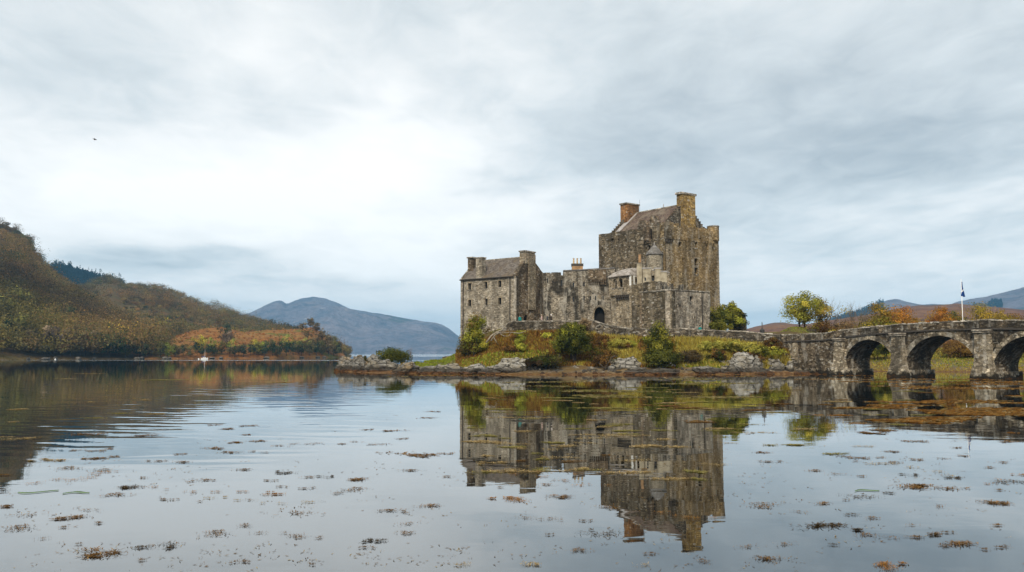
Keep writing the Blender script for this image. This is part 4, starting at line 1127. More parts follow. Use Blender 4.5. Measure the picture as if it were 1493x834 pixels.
def build_curtain():
    A = V2(HALL_C, (1, 0), -.15); A = (A[0], A[1] + .2); B = G(897, 137.2, 440); w = Wall(A, B)
    t = thing('curtain_wall', 'weather streaked castle curtain wall with the pointed gateway', 'castle building', (*w.pt(w.L / 2, 7)[:2], 7), 'buildings of the castle')
    pts = [(791, 398), (802.3, 397.7), (802.4, 399.5), (803.6, 399.5), (803.7, 397), (817.6, 396.6), (817.7, 401.5), (820.7, 401.5), (820.8, 396), (850, 394.6), (875, 393), (896, 392)]
    top = [w.uz(*p) for p in pts]; top[0] = (0, top[0][1]); top[-1] = (w.L, top[-1][1])
    gate = w.rect(874, 460, 15.4, 25)
    sl = [(861, 434.5, 1.6, 6), (868.4, 434.5, 1.6, 6), (879.4, 434, 1.6, 6), (836, 436, 1.8, 7.5), (851.6, 434.5, 1.8, 7), (836, 415, 2.6, 6.5), (851.5, 414.5, 2.2, 6), (864.5, 427.5, 1.8, 2), (806, 411, 1.4, 4), (798.5, 409, 1.8, 7), (818.8, 412.5, 2.2, 9)]
    sl = [w.rect(*s) for s in sl]
    mb = MB(); w.slab(mb, outline(rough_top(top, .6, .07), 4.0), [arch_hole(gate)] + [rect_hole(s) for s in sl], 1.2); obj('wall', mb, M['curtain'], t)
    for s in sl: window(t, w, s, .45, False)
    # dressed surround of the gate, slightly proud, and a near-black panel painting the dark of the passage
    big = (gate[0] - .32, gate[1] + .32, gate[2] - .02, gate[3] + .34); mb = MB()
    h = arch_hole(gate); k = len(h)
    w.slab(mb, arch_hole(big), [[(p[0], p[1]) for p in arch_hole((gate[0] + .002, gate[1] - .002, gate[2] + .02, gate[3]))]], .35, .10); obj('gate_arch', mb, M['gate'], t)
    window(t, w, gate, 1.0, False, 'void', 'door', pad=.02)
    p = w.rect(873.8, 434.4, 5, 8); mb = MB(); w.box(mb, p[0], p[1], -.05, .07, p[2], p[3]); obj('plaque', mb, M['ashlar'], t)
    # gate surround wall patch of paler stone and the corbelled box machicolation above it
    r = w.rect(870.5, 400.5, 27, 14.5); mb = MB(); w.box(mb, r[0], r[1], -.3, .42, r[2], r[3]); obj('machicolation', mb, M['hall_gable'], t)
    n = 9
    for i in range(n):
        a = r[0] + (i + .5) * (r[1] - r[0]) / n; mb = MB(); w.box(mb, a - .11, a + .11, -.1, .36, r[2] - .42, r[2] - .004); w.box(mb, a - .11, a + .11, -.1, .2, r[2] - .85, r[2] - .424); obj('corbel', mb, M['hall_gable'], t)
    # flat coping
    cp = [w.uz(*q) for q in pts[8:]]; mb = MB()
    for (a0, z0), (a1, z1) in zip(cp, cp[1:]):
        mb.hexa([w.pt(a0, z0 + .05, .1), w.pt(a1, z1 + .05, .1), w.pt(a1, z1 + .05, -1.2), w.pt(a0, z0 + .05, -1.2), w.pt(a0, z0 + .25, .1), w.pt(a1, z1 + .25, .1), w.pt(a1, z1 + .25, -1.2), w.pt(a0, z0 + .25, -1.2)])
    obj('coping', mb, M['slate_grey'], t)
    # three-pot chimney on the range behind
    t2 = thing('castle_range', 'low range behind the curtain wall showing an orange chimney with three pots', 'castle building', (*G(842, 146), 7), 'buildings of the castle')
    W2 = Wall(G(800, 144), G(890, 144)); mb = MB(); zt = CH + (HZ - 401) * 144 / 1200; mb.prism([W2.pt(0, 0)[:2], W2.pt(W2.L, 0)[:2], W2.pt(W2.L, 0, -6)[:2], W2.pt(0, 0, -6)[:2]], 5, zt - .2); obj('wall', mb, M['curtain'], t2)
    mb = MB(); mb.prism([W2.pt(-.1, 0, .1)[:2], W2.pt(W2.L + .1, 0, .1)[:2], W2.pt(W2.L + .1, 0, -6.1)[:2], W2.pt(-.1, 0, -6.1)[:2]], [zt - .196] * 4, [zt, zt, zt + .4, zt + .4]); obj('roof', mb, M['lead'], t2)
    Wc = Wall(G(834.8, 146), G(850.6, 146)); pl = [Wc.pt(0, 0)[:2], Wc.pt(Wc.L, 0)[:2], Wc.pt(Wc.L, 0, -1)[:2], Wc.pt(0, 0, -1)[:2]]
    zt = Wc.uz(842, 384.2)[1]; chimney(t2, 'chimney', pl, 14, zt, 'sand_chimney', .45, .10, 3, 'pot', 1.0)


build_curtain()

# ------------------------------------------------------------------ the keep
def build_keep():
    K = Vector(G(973, 135, 400)); kl = Vector((-.61, .7924)); kr = Vector((.7924, .61)); L, Rr = 16.2, 13.4
    KL = K + kl * L; KR = K + kr * Rr; KB = KL + kr * Rr
    wl, wr = Wall(KL, K), Wall(K, KR)
    t = thing('castle_keep', 'tall square castle keep with crow stepped roof and ochre right face', 'castle keep', (K.x, K.y, 5), 'buildings of the castle')
    tl = [(875.4, 341.4), (895, 338.6), (921, 334.4), (934, 333.2), (936, 331), (944, 329.5), (951, 327), (953, 328.6), (957, 328), (958, 324.6), (963, 324.2), (964, 327.5), (968, 327), (969, 323.6), (973, 323.6)]
    tl = [wl.uz(*p) for p in tl]; tl[0] = (0, tl[0][1]); tl[-1] = (wl.L - .004, tl[-1][1])
    sl = [wl.rect(*s) for s in ((912.8, 351.5, 2.2, 6.5), (946.4, 361, 3.2, 7.5), (893, 349.5, 3.4, 3.4), (902, 349, 2, 2.6), (919, 391, 2, 5))]
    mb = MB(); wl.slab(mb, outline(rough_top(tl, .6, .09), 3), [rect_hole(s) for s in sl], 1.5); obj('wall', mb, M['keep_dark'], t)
    for s in sl: window(t, wl, s, .6, False)
    tr = [(973, 323.6), (982, 324.2), (982.3, 330.5), (985.5, 330.5), (985.8, 325.2), (990, 325.8), (990.2, 332), (996.5, 332.5), (996.8, 329.2), (1002.8, 329.6), (1003, 336), (1008.6, 336.5), (1008.8, 330.5), (1019, 331.3), (1019.3, 337), (1024, 337.4), (1024.3, 332.5), (1031, 333.2), (1031.3, 337), (1034, 337.2), (1048, 337.5)]
    tr = [wr.uz(*p) for p in tr]; tr[0] = (0, tr[0][1]); tr[-1] = (wr.L, tr[-1][1])
    sr = [wr.rect(*s) for s in ((1015, 382, 4.8, 10), (1015, 395, 4.8, 10), (1014.6, 357.5, 3.4, 8), (995.6, 379.5, 2.2, 6.5), (1040.5, 396.5, 1.8, 8), (991.5, 356.5, 4.2, 7.5), (1031, 360.5, 2.6, 8), (1039.5, 362.5, 2.2, 5), (1021, 349, 2.6, 5), (1008, 349.5, 2.0, 3))]
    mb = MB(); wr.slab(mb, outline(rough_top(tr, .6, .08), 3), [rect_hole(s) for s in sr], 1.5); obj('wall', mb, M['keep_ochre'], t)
    for i, s in enumerate(sr): window(t, wr, s, .5, i < 3)
    quoins(t, wr, 0, 4, 21.0, 'gate'); quoins(t, wr, 1, 4, 21.6, 'gate'); quoins(t, wl, 0, 4, tl[0][1] - .2, 'hall_gable')
    zt = tl[0][1]; mb = MB()
    for a, b in ((KR, KB), (KB, KL)):
        w = Wall(a, b); w.slab(mb, outline([(.004, zt), (w.L - .004, zt)], 3), [], 1.2)
    mb.prism([tuple(K + (kl + kr) * 1.0), tuple(K + kr * (Rr - 1) + kl), tuple(K + kr * (Rr - 1) + kl * (L - 1)), tuple(K + kr + kl * (L - 1))], 22.0, 22.6)
    obj('wall_walk', mb, M['keep_dark'], t)
    # parapet string of little corbels under the right-hand parapet
    for i in range(17):
        a = .6 + i * .74
        if a > wr.L - 1.4: break
        mb = MB(); wr.box(mb, a, a + .26, -.05, .2, 21.75, 22.15); obj('corbel', mb, M['keep_ochre'], t)
    # corner turret on corbels
    c = KR - kr * .75 + kl * .55; mb = MB(); zt = CH + (HZ - 328.8) * 143 / 1200; zb = CH + (HZ - 349.5) * 143 / 1200
    mb.lathe(c, [(.3, zb - .75), (.75, zb - .35), (1.02, zb - .1), (1.02, zt)], 18); o = obj('turret', mb, M['keep_ochre'], t)
    mb = MB(); mb.lathe(c, [(1.07, zt - .15), (1.07, zt + .04), (.8, zt + .04)], 18); obj('coping', mb, M['coping'], o)
    # box machicolation / garderobe on the left face and the corbelled box at the corner
    r = wl.rect(946.3, 341, 10.6, 20); mb = MB(); wl.box(mb, r[0], r[1] - .45, -.2, .55, r[2], r[3]); wl.box(mb, r[0] + .2, r[1] - .5, -.2, .3, r[2] - .4, r[2] - .003); obj('garderobe', mb, M['hall_gable'], t)
    r2 = wl.rect(949.4, 341, 3.8, 15); mb = MB(); wl.box(mb, r2[0] + .15, r2[1] - .1, .02, .06, r2[2], r2[3]); obj('loop_hole_shade', mb, M['void'], t)  # dark strip on the wall face, painted as the slit's shade
    mb = MB(); wr.box(mb, -.3, 1.0, -.3, .34, 21.6, 23.9)
    mb2 = MB()
    for k in range(3): wr.box(mb2, -.22 + k * .45, .02 + k * .45, -.2, .26, 21.1, 21.596)
    o = obj('corner_box', mb, M['keep_dark'], t); obj('corbel', mb2, M['dark_cap'], o)
    # roof inside the wall walk
    def lp(a, b, z): p = K + kl * a + kr * b; return (p.x, p.y, z)
    a0, a1, b0, b1, ze, zr = 1.7, L - 1.5, 1.6, Rr - 1.4, 24.1, 28.4
    rb = (b0 + b1) / 2
    mb = MB(); roof_plane(mb, lp(a1 - .5, b0, ze), lp(a0 + .5, b0, ze), lp(a0 + .5, rb, zr), lp(a1 - .5, rb, zr)); roof_plane(mb, lp(a0 + .5, b1, ze), lp(a1 - .5, b1, ze), lp(a1 - .5, rb, zr), lp(a0 + .5, rb, zr)); obj('roof', mb, M['slate_red'], t)
    mb = MB(); mb.tube([lp(a0 + .5, rb, zr + .05), lp(a1 - .5, rb, zr + .05)], .14, 6); obj('ridge', mb, M['coping'], t)
    mb = MB(); roof_plane(mb, lp(a1 - .45, b0 - .05, ze + .06), lp(a1 - 1.7, b0 - .05, ze + .06), lp(a1 - 1.7, rb, zr + .06), lp(a1 - .45, rb, zr + .06), .05); obj('lead_verge', mb, M['lead'], t)
    def steps(n=11):
        out = []
        for i in range(n):
            b = b0 - .25 + (rb - b0 + .25) * i / n; z = ze - .2 + (zr + .55 - ze) * (i + 1) / n
            out += [(b, z - (zr + .75 - ze) / n * .0), (b0 - .25 + (rb - b0 + .25) * (i + 1) / n - .01, z)]
        mir = [(2 * rb - b, z) for b, z in reversed(out)]
        return out + mir
    st = steps()
    for nm, a in (('front', a0), ('back', a1 - .6)):
        pa = K + kl * a; w = Wall(pa, pa + kr * Rr); mb = MB(); w.slab(mb, [(st[0][0], 22.2), (st[-1][0], 22.2)] + list(reversed(st)), [], .6, 0)
        o = obj('crow_stepped_gable', mb, M['curtain' if nm == 'front' else 'keep_dark'], t)
        cs = MB()
        for i in range(0, len(st), 2):
            w.box(cs, min(st[i][0], st[i + 1][0]) - .02, max(st[i][0], st[i + 1][0]) + .02, -.66, .06, st[i][1] + .003, st[i][1] + .12)
        obj('step_stones', cs, M['hall_gable'], o)
    pa = K + kl * a0; wg = Wall(pa, pa + kr * Rr)
    c0 = wg.uz(992.5, 300)[0]; c1 = wg.uz(1011.5, 300)[0]
    chimney(t, 'chimney', rect_plan(pa, kr, kl, c0, c1, -.35, .9), 22.6, wg.uz(1003, 282)[1], 'yellow_chimney', .35, .16)
    pb = K + kl * (a1 - .3); wg = Wall(pb, pb + kr * Rr)
    c0 = wg.uz(908, 305)[0]; c1 = wg.uz(926, 305)[0]
    chimney(t, 'chimney', rect_plan(pb, kr, kl, c0, c1, -1.0, .6), 25.5, wg.uz(919, 298)[1], 'rust_chimney', .25, .12)
    # two stone dormer gablets standing on the wallhead of the roof
    for px, wd, hh in ((926.5, 1.5, 1.9), (942.5, 1.9, 2.5)):
        a = L - wl.uz(px, 335)[0]; mb = MB()
        w = Wall(K + kl * (a + wd / 2 + .3) + kr * 1.5, K + kl * (a - wd / 2 + .3) + kr * 1.5)
        w.slab(mb, [(0, 23.4), (w.L, 23.4), (w.L, 24.5), (w.L / 2, 24.5 + hh * .75), (0, 24.5)], [], 1.8)
        o = obj('dormer', mb, M['hall_gable'], t)
        mb = MB(); w.box(mb, w.L / 2 - .3, w.L / 2 + .3, .004, .03, 23.6, 24.5); obj('dormer_window', mb, M['glass'], o)
    p = lp((a0 + a1) / 2 - 1.5, rb, zr); mb = MB(); mb.tube([p, (p[0], p[1], zr + .75)], .07, 5); obj('roof_vent', mb, M['lead'], t)
    p = lp(a1 - 1.0, rb, zr); mb = MB(); mb.tube([(p[0] + .9, p[1], zr), (p[0] + .9, p[1], zr + 2.6)], .025, 4); obj('aerial', mb, M['iron'], t)
    q = wl.uz(967, 400)[0]; mb = MB(); mb.tube([wl.pt(q, 8, .1), wl.pt(q, 19.5, .1)], .08, 5); obj('downpipe', mb, M['iron_brown'], t)


build_keep()

# ------------------------------------------------------------------ stair tower and the cream lodgings in front of the keep
M['cream_stone'] = stone('cream_stone', (.27, .235, .17), (.36, .31, .23), (.44, .39, .30), (.29, .25, .19), dark_amt=.3, white_amt=.15, scale=3.4, seed=83)


def build_lodging():
    c = G(954.3, 131.6, 380); z = lambda y, D=131: CH + (HZ - y) * D / 1200
    t = thing('stair_tower', 'round cream stair turret with a cone roof in front of the keep', 'castle tower', (*c, 5), 'buildings of the castle')
    mb = MB(); mb.lathe(c, [(1.27, 4), (1.27, z(370.5))], 24); obj('wall', mb, M['cream_stone'], t)
    mb = MB(); mb.lathe(c, [(1.42, z(370.8)), (1.42, z(370)), (.72, z(362.0)), (.06, z(354.8))], 24); o = obj('roof', mb, M['slate_grey'], t, True)
    mb = MB(); mb.lathe(c, [(.05, z(355.2)), (.09, z(353.8)), (.02, z(352.8))], 8); obj('finial', mb, M['lead'], o)
    t = thing('harled_lodging', 'stepped cluster of small cream harled rooms between keep and bastion', 'castle building', (*G(955, 128.5), 5), 'buildings of the castle')
    W = Wall(G(934, 129.2), G(978, 128.6))
    def blk(x0, x1, ytop, d0, d1, mat='harl', holes=()):
        a0, a1 = W.uz(x0, 400)[0], W.uz(x1, 400)[0]; mb = MB(); zt = W.uz(955, ytop)[1]
        wl = Wall(W.pt(a0, 0, d1)[:2], W.pt(a1, 0, d1)[:2]); rs = [wl.rect(*h) for h in holes]
        wl.slab(mb, outline([(0, zt), (wl.L, zt)], 6), [rect_hole(r) for r in rs], max(.6, d1 - d0)); o = obj('room', mb, M[mat], t)
        k = MB(); wl.box(k, -.08, wl.L + .08, -(d1 - d0) - .05, .08, zt + .003, zt + .16); obj('roof_slab', k, M['lead'], o)
        for r in rs: window(o, wl, r, .25, False)
    blk(937, 949.6, 391.5, -1.0, 0, holes=((940.8, 407, 2.2, 4.8),))
    blk(949.7, 954.3, 394, -1.6, -.35, 'ashlar', ((952, 407.5, 3.2, 4),)); blk(954.4, 963, 392, -1.5, .15); blk(963.2, 972.5, 396.5, -1.4, -.12, 'harl'); blk(972.6, 976, 397.5, -1.6, -.5, 'gate')
    a0, a1 = W.uz(949.8, 400)[0], W.uz(954.2, 400)[0]; mb = MB(); W.box(mb, a0, a1, -.3, .2, z(402, 129), z(395, 129)); obj('oriel', mb, M['ashlar'], t)
    Wc = Wall(G(929.8, 130.6), G(937, 130.3)); pl = [Wc.pt(0, 0)[:2], Wc.pt(Wc.L, 0)[:2], Wc.pt(Wc.L, 0, -.8)[:2], Wc.pt(0, 0, -.8)[:2]]
    ch = chimney(t, 'chimney', pl, 8, z(383), 'harl', .12, .1); p = MB(); p.lathe((sum(q[0] for q in pl) / 4, sum(q[1] for q in pl) / 4), [(.24, z(383) + .003), (.2, z(372)), (.25, z(371.8)), (.25, z(371))], 12); obj('chimney_pot', p, M['sand_chimney'], ch)
    # gatehouse lodging with loggia and pale hipped lead roof
    A = G(888.5, 134.8); B = G(921.5, 130.0); C = G(940.3, 132.6); w1, w2 = Wall(A, B), Wall(B, C)
    t = thing('loggia_house', 'small castle house with arched loggia, white end wall and pale domed roof beside the gateway', 'castle building', (B[0], B[1], 6), 'buildings of the castle')
    zl = w1.uz(905, 430)[1]; ze = (w1.uz(890, 404.5)[1] + w1.uz(921, 402)[1]) / 2
    arch = [w1.rect(896.6, 413.2, 6.4, 13), w1.rect(904.6, 412.2, 6.2, 13)]; sl = [w1.rect(890.2, 416.5, 1.5, 7.5), w1.rect(911.2, 412.5, 1.3, 7.5), w1.rect(913.4, 412, 1.3, 7.5)]
    mb = MB(); w1.slab(mb, outline([(0, ze), (w1.L, ze)], zl), [arch_hole(a, False) for a in arch] + [rect_hole(s) for s in sl], .4); obj('loggia_wall', mb, M['gate'], t)
    for a in arch: window(t, w1, a, 1.3, True, 'hall_gable', 'loggia_arch', pad=.5)
    for s in sl: window(t, w1, s, .25, False)
    # lower wall set back under corbels
    wlow = Wall(w1.pt(.0, 0, -.38)[:2], w1.pt(w1.L - .02, 0, -.38)[:2]); lo = [wlow.rect(900, 443, 1.5, 8), wlow.rect(904.5, 466, 1.4, 9)]
    mb = MB(); wlow.slab(mb, outline([(0, zl - .004), (wlow.L, zl - .004)], 4), [rect_hole(s) for s in lo], .8); obj('lower_wall', mb, M['gate'], t)
    for s in lo: window(t, wlow, s, .3, False)
    r = [w1.uz(896.5, 431)[0], w1.uz(918.5, 431)[0]]; n = 8
    for i in range(n):
        a = r[0] + (i + .5) * (r[1] - r[0]) / n; mb = MB(); w1.box(mb, a - .12, a + .12, -.4, .0, zl - .38, zl - .005); w1.box(mb, a - .12, a + .12, -.4, -.16, zl - .75, zl - .384); obj('corbel', mb, M['dark_cap'], t)
    wn = w2.rect(929.2, 409, 5.4, 6.4); mb = MB(); zE = w2.uz(930, 402.2)[1]
    zk = w2.uz(930, 417)[1]; w2.slab(mb, outline([(.004, ze), (w2.L, ze)], zk), [rect_hole(wn)], .4); obj('end_wall', mb, M['harl_white'], t); mb = MB(); w2.slab(mb, outline([(.004, zk - .003), (w2.L, zk - .003)], 4), [], .42, -.02); obj('end_wall_base', mb, M['gate'], t); window(t, w2, wn, .2, True)
    back = V2(A, -w1.n, 4.2); b2 = V2(C, -w1.n, 2.2)
    foot = [V2(A, w1.n, .25), V2(B, w1.n, .3), V2(C, w2.u, .25), b2, back]
    cxy = (sum(p[0] for p in foot) / 5, sum(p[1] for p in foot) / 5); zr = CH + (HZ - 390.5) * 133 / 1200
    rings = []
    for f, zz in ((1.0, ze + .02), (1.0, ze + .14), (.78, ze + (zr - ze) * .52), (.5, ze + (zr - ze) * .84), (.22, zr)):
        rings.append([(cxy[0] + (p[0] - cxy[0]) * f, cxy[1] + (p[1] - cxy[1]) * f, zz) for p in foot])
    mb = MB(); vs = [v for rg in rings for v in rg]; fs = [tuple(range(5))[::-1], tuple(range(20, 25))] + [(j * 5 + i, j * 5 + (i + 1) % 5, (j + 1) * 5 + (i + 1) % 5, (j + 1) * 5 + i) for j in range(4) for i in range(5)]
    mb.add(vs, fs); obj('roof', mb, M['lead_pale'], t)
    # crenellated inner wall above the bastion
    t = thing('inner_wall', 'dark crenellated castle wall rising behind the bastion parapet', 'castle wall', (*G(945, 127.3), 6), 'buildings of the castle')
    A = G(921.8, 129.6); B = G(957, 126.9); C = G(998, 131.4)
    for (p, q, pts, mat) in ((A, B, [(921.8, 415), (925, 414.4), (925.4, 416), (929, 414), (936, 412.6), (942, 411.6), (942.4, 411), (953.6, 410), (954, 414), (957, 414)], 'bastion_dark'),
                             (B, C, [(957, 414), (959, 414), (959.4, 410.4), (965, 410.6), (965.4, 417), (968.6, 417), (969, 411), (972.5, 411.4), (973, 418), (976.6, 418), (977, 414), (981.6, 414), (982, 420.5), (993.6, 421), (994, 414.6), (998, 414.6)], 'curtain')):
        w = Wall(p, q); top = [w.uz(*k) for k in pts]; top[0] = (0.004, top[0][1]); top[-1] = (w.L, top[-1][1]); mb = MB(); w.slab(mb, outline(rough_top(top, .5, .06), 5), [], .7); obj('wall', mb, M[mat], t)


M['lead_pale'] = plain('pale_weathered_roof', (.34, .31, .28), .85, .3, 1.8, .3, c2=(.17, .145, .12))
build_lodging()


def build_bastion():
    A = G(933.5, 127.2); B = G(979, 122.2); C = G(1035.8, 129.8); ws = [Wall(A, B), Wall(B, C)]
    t = thing('castle_bastion', 'low angular castle bastion with a pale streaked right face', 'castle tower', (*B, 5.5), 'buildings of the castle')
    zt = 12.05
    s1 = [ws[1].rect(*s) for s in ((1008, 435.5, 5, 7), (986.5, 448, 2, 7), (991.6, 447.5, 2.6, 7), (1022.5, 451, 2, 12), (1013, 463, 2, 3))]
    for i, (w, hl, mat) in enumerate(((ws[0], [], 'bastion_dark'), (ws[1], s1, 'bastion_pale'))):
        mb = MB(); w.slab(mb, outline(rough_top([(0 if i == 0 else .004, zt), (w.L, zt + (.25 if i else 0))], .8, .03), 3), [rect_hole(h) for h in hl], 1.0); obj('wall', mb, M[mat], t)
        for h in hl: window(t, w, h, .4, False)
        mb = MB(); n = int(w.L / .8)
        for k in range(n):
            a0, a1 = k * w.L / n + .006, (k + 1) * w.L / n - .006; z = zt + .06 + (.25 * k / n if i else 0) + RND.uniform(-.02, .03); w.box(mb, a0, a1, -1.0, .09, z, z + .17)
        obj('coping', mb, M['coping'], t)
    E = V2(C, -ws[0].n, 8); Dd = V2(A, -ws[0].n, 3)
    mb = MB(); w = Wall(C, V2(C, (.25, .97), 9)); w.slab(mb, outline([(.004, zt + .2), (w.L, zt + .2)], 3), [], 1.0); obj('side_wall', mb, M['bastion_pale'], t)
    quoins(t, ws[1], 1, 4, zt + .2, 'coping'); quoins(t, ws[0], 1, 4, zt - .1, 'gate'); quoins(t, ws[0], 0, 4, zt - .1, 'hall_gable')
    a = ws[1].uz(1023, 440)[0]; mb = MB(); mb.tube([ws[1].pt(a, 5.5, .08), ws[1].pt(a, 11.6, .08)], .07, 5); obj('downpipe', mb, M['iron_brown'], t)


build_bastion()

# ------------------------------------------------------------------ approach wall, sea steps
def build_approach():
    pts = [(722, 487, 127.6), (730, 480, 127.6), (738, 472.5, 127.6), (744, 468.5, 127.6), (770, 467.2, 127), (800, 467.4, 126.8), (836, 467.2, 126.4), (858, 466.6, 125.2), (870, 468.5, 124.4), (882, 472.5, 123.4), (905, 477, 121.5), (945, 478.8, 119.5), (990, 478.3, 118.5), (1036, 480.8, 117.5), (1085, 482.4, 116), (1108, 484.6, 115.0), (1146, 488, 113.9)]
    wp = [P(*p) for p in pts]
    t = thing('approach_wall', 'long low dry stone wall along the path up to the castle gate', 'stone wall', (wp[8].x, wp[8].y, 5))
    mb, cp = MB(), MB()
    for i in range(len(wp) - 1):
        a, b = wp[i], wp[i + 1]; w = Wall((a.x, a.y), (b.x, b.y)); e = .0
        top = rough_top([(-.02, a.z - .16), (w.L + .02, b.z - .16)], .6, .03)
        w.slab(mb, outline(top, min(a.z, b.z) - 3.2), [], .55)
        n = max(1, int(w.L / .75))
        for k in range(n):
            f0, f1 = k / n, (k + 1) / n; z0 = a.z + (b.z - a.z) * f0; z1 = a.z + (b.z - a.z) * f1; j = RND.uniform(-.06, .06)
            a0, a1 = f0 * w.L + .02, f1 * w.L - .02; lo = -.15
            cp.hexa([w.pt(a0, z0 + lo, .07), w.pt(a1, z1 + lo, .07), w.pt(a1, z1 + lo, -.62), w.pt(a0, z0 + lo, -.62), w.pt(a0, z0 + j, .05), w.pt(a1, z1 + j, .05), w.pt(a1, z1 + j, -.6), w.pt(a0, z0 + j, -.6)])
    obj('wall', mb, M['drystone'], t); obj('coping', cp, M['coping'], t)
    # sea steps: a stair climbing along the abutment from the rocks to the path
    A = P(1162, 530, 111.5); B = P(1110, 485, 115.2); w = Wall((B.x, B.y), (A.x, A.y))
    t = thing('sea_steps', 'flight of pale stone steps slanting down to the rocks by the bridge', 'steps', (A.x, A.y, 1.2))
    n = 15; mb, tr = MB(), MB()
    for i in range(n):
        a0, a1 = w.L * i / n, w.L * (i + 1) / n; z = B.z + (A.z - B.z) * (i + .5) / n
        w.box(mb, a0 + .002, a1, -1.0, 0.0, -.3, z - .09); w.box(tr, a0 - .02, a1 + .01, -1.02, .10, z - .086, z + .03)
    obj('stair_base', mb, M['drystone'], t); obj('treads', tr, M['coping'], t)


build_approach()

# ------------------------------------------------------------------ bridge
def build_bridge():
    A = (37.9 - .487 * 2.5, 114 + .873 * 2.5); d = Vector((.487, -.873)).normalized(); B = (A[0] + d.x * 64, A[1] + d.y * 64); w = Wall(A, B)
    t = thing('stone_bridge', 'old rubble stone bridge with three arches leading to the islet', 'bridge', w.pt(24, 0))
    par = [w.uz(*p) for p in ((1146, 487.8), (1200, 485), (1225, 480.7), (1262, 476.5), (1300, 473), (1350, 469.6), (1405, 467.2), (1440, 465.6), (1493, 466))]
    par = [(0, par[0][1])] + par[1:] + [(par[-1][0] + 6, par[-1][1] - .15), (64, par[-1][1] - 1.3)]
    zp = lambda a: ip(a, par); zs = lambda a: zp(a) - 1.02
    wid = 4.7
    pc = [w.uz(px, 500)[0] for px in (1225, 1311, 1435)]; hw = [.72, .82, .88]
    pc.append(pc[2] + 10.2); hw.append(.9)
    arcs = []
    for i in range(3):
        a0, a1 = pc[i] + hw[i] - .02, pc[i + 1] - hw[i + 1] + .02; c = (a1 - a0) / 2; zc = zs((a0 + a1) / 2) - .62; zsp = (2.0, 1.85, 1.6)[i]; r = zc - zsp; Rd = (c * c + r * r) / (2 * r)
        th = math.asin(min(1, c / Rd)); arcs.append(((a0 + a1) / 2, zc - Rd, Rd, th))
    ol = [(0, -1.0)]
    for cx, cz, Rd, th in arcs:
        arc = [(cx + Rd * math.sin(-th + 2 * th * k / 22), cz + Rd * math.cos(-th + 2 * th * k / 22)) for k in range(23)]
        ol += [(arc[0][0], -1.0)] + arc + [(arc[-1][0], -1.0)]
    ol += [(64, -1.0)] + [(a, zs(a)) for a in np.linspace(64, 0, 50)]
    mb = MB(); w.slab(mb, ol, [], wid); obj('spandrel_wall', mb, M['bridge'], t)
    for side, (f, b) in enumerate(((.05, -.40), (-wid + .40, -wid - .05))):
        mb = MB(); aa = np.linspace(0, 64, 110); top = rough_top([(float(a), zp(a) - .13) for a in aa], .5, .03); w.slab(mb, [(float(a), zs(a) + .12) for a in aa] + list(reversed(top)), [], f - b, f); o = obj('parapet', mb, M['bridge'], t)
        cp = MB(); a = 0.0
        while a < 63.5:
            l = RND.uniform(.35, .75); j = RND.uniform(-.05, .06); a1 = a + l
            cp.hexa([w.pt(a + .015, zp(a) - .15, f + .04), w.pt(a1 - .015, zp(a1) - .15, f + .04), w.pt(a1 - .015, zp(a1) - .15, b - .04), w.pt(a + .015, zp(a) - .15, b - .04),
                     w.pt(a + .03, zp(a) + j, f), w.pt(a1 - .03, zp(a1) + j, f), w.pt(a1 - .03, zp(a1) + j, b), w.pt(a + .03, zp(a) + j, b)]); a = a1
        obj('coping', cp, M['coping'], o)
        mb = MB(); ff, bb = (.15, .0) if side == 0 else (-wid, -wid - .15)
        for a0, a1 in zip(aa, aa[1:]):
            mb.hexa([w.pt(a0, zs(a0) - .06, ff), w.pt(a1, zs(a1) - .06, ff), w.pt(a1, zs(a1) - .06, bb), w.pt(a0, zs(a0) - .06, bb), w.pt(a0, zs(a0) + .115, ff), w.pt(a1, zs(a1) + .115, ff), w.pt(a1, zs(a1) + .115, bb), w.pt(a0, zs(a0) + .115, bb)])
        obj('string_course', mb, M['dark_cap'], t)
    mb = MB()
    for a0, a1 in zip(aa, aa[1:]):
        mb.hexa([w.pt(a0, zs(a0) + .003, -.42), w.pt(a1, zs(a1) + .003, -.42), w.pt(a1, zs(a1) + .003, -wid + .42), w.pt(a0, zs(a0) + .003, -wid + .42), w.pt(a0, zs(a0) + .09, -.42), w.pt(a1, zs(a1) + .09, -.42), w.pt(a1, zs(a1) + .09, -wid + .42), w.pt(a0, zs(a0) + .09, -wid + .42)])
    obj('deck', mb, M['drystone'], t)
    for cx, cz, Rd, th in arcs:
        mb = MB(); n = int(2 * th * Rd / .42)
        for k in range(n):
            t0 = -th + 2 * th * (k + .04) / n; t1 = -th + 2 * th * (k + .96) / n; ro = Rd + RND.uniform(.5, .62)
            q = [(cx + r_ * math.sin(tt), cz + r_ * math.cos(tt)) for r_, tt in ((Rd + .004, t0), (Rd + .004, t1), (ro, t1), (ro, t0))]
            mb.hexa([w.pt(*q[0], -.2), w.pt(*q[1], -.2), w.pt(*q[2], -.2), w.pt(*q[3], -.2), w.pt(*q[0], .045), w.pt(*q[1], .045), w.pt(*q[2], .045), w.pt(*q[3], .045)])
        obj('arch_ring', mb, M['bridge_pale'], t)
    for i, (a, h) in enumerate(zip(pc[:4], hw)):
        zt = zs(a) - .42; mb = MB()
        lv = [(-1.0, h + .55, .95), (.35, h + .42, .80), (1.7, h + .10, .46), (zt, h - .06, .36)]
        for (z0, w0, p0), (z1, w1_, p1) in zip(lv, lv[1:]):
            mb.hexa([w.pt(a - w0, z0, p0), w.pt(a + w0, z0, p0), w.pt(a + w0, z0, -.05), w.pt(a - w0, z0, -.05), w.pt(a - w1_, z1, p1), w.pt(a + w1_, z1, p1), w.pt(a + w1_, z1, -.05), w.pt(a - w1_, z1, -.05)])
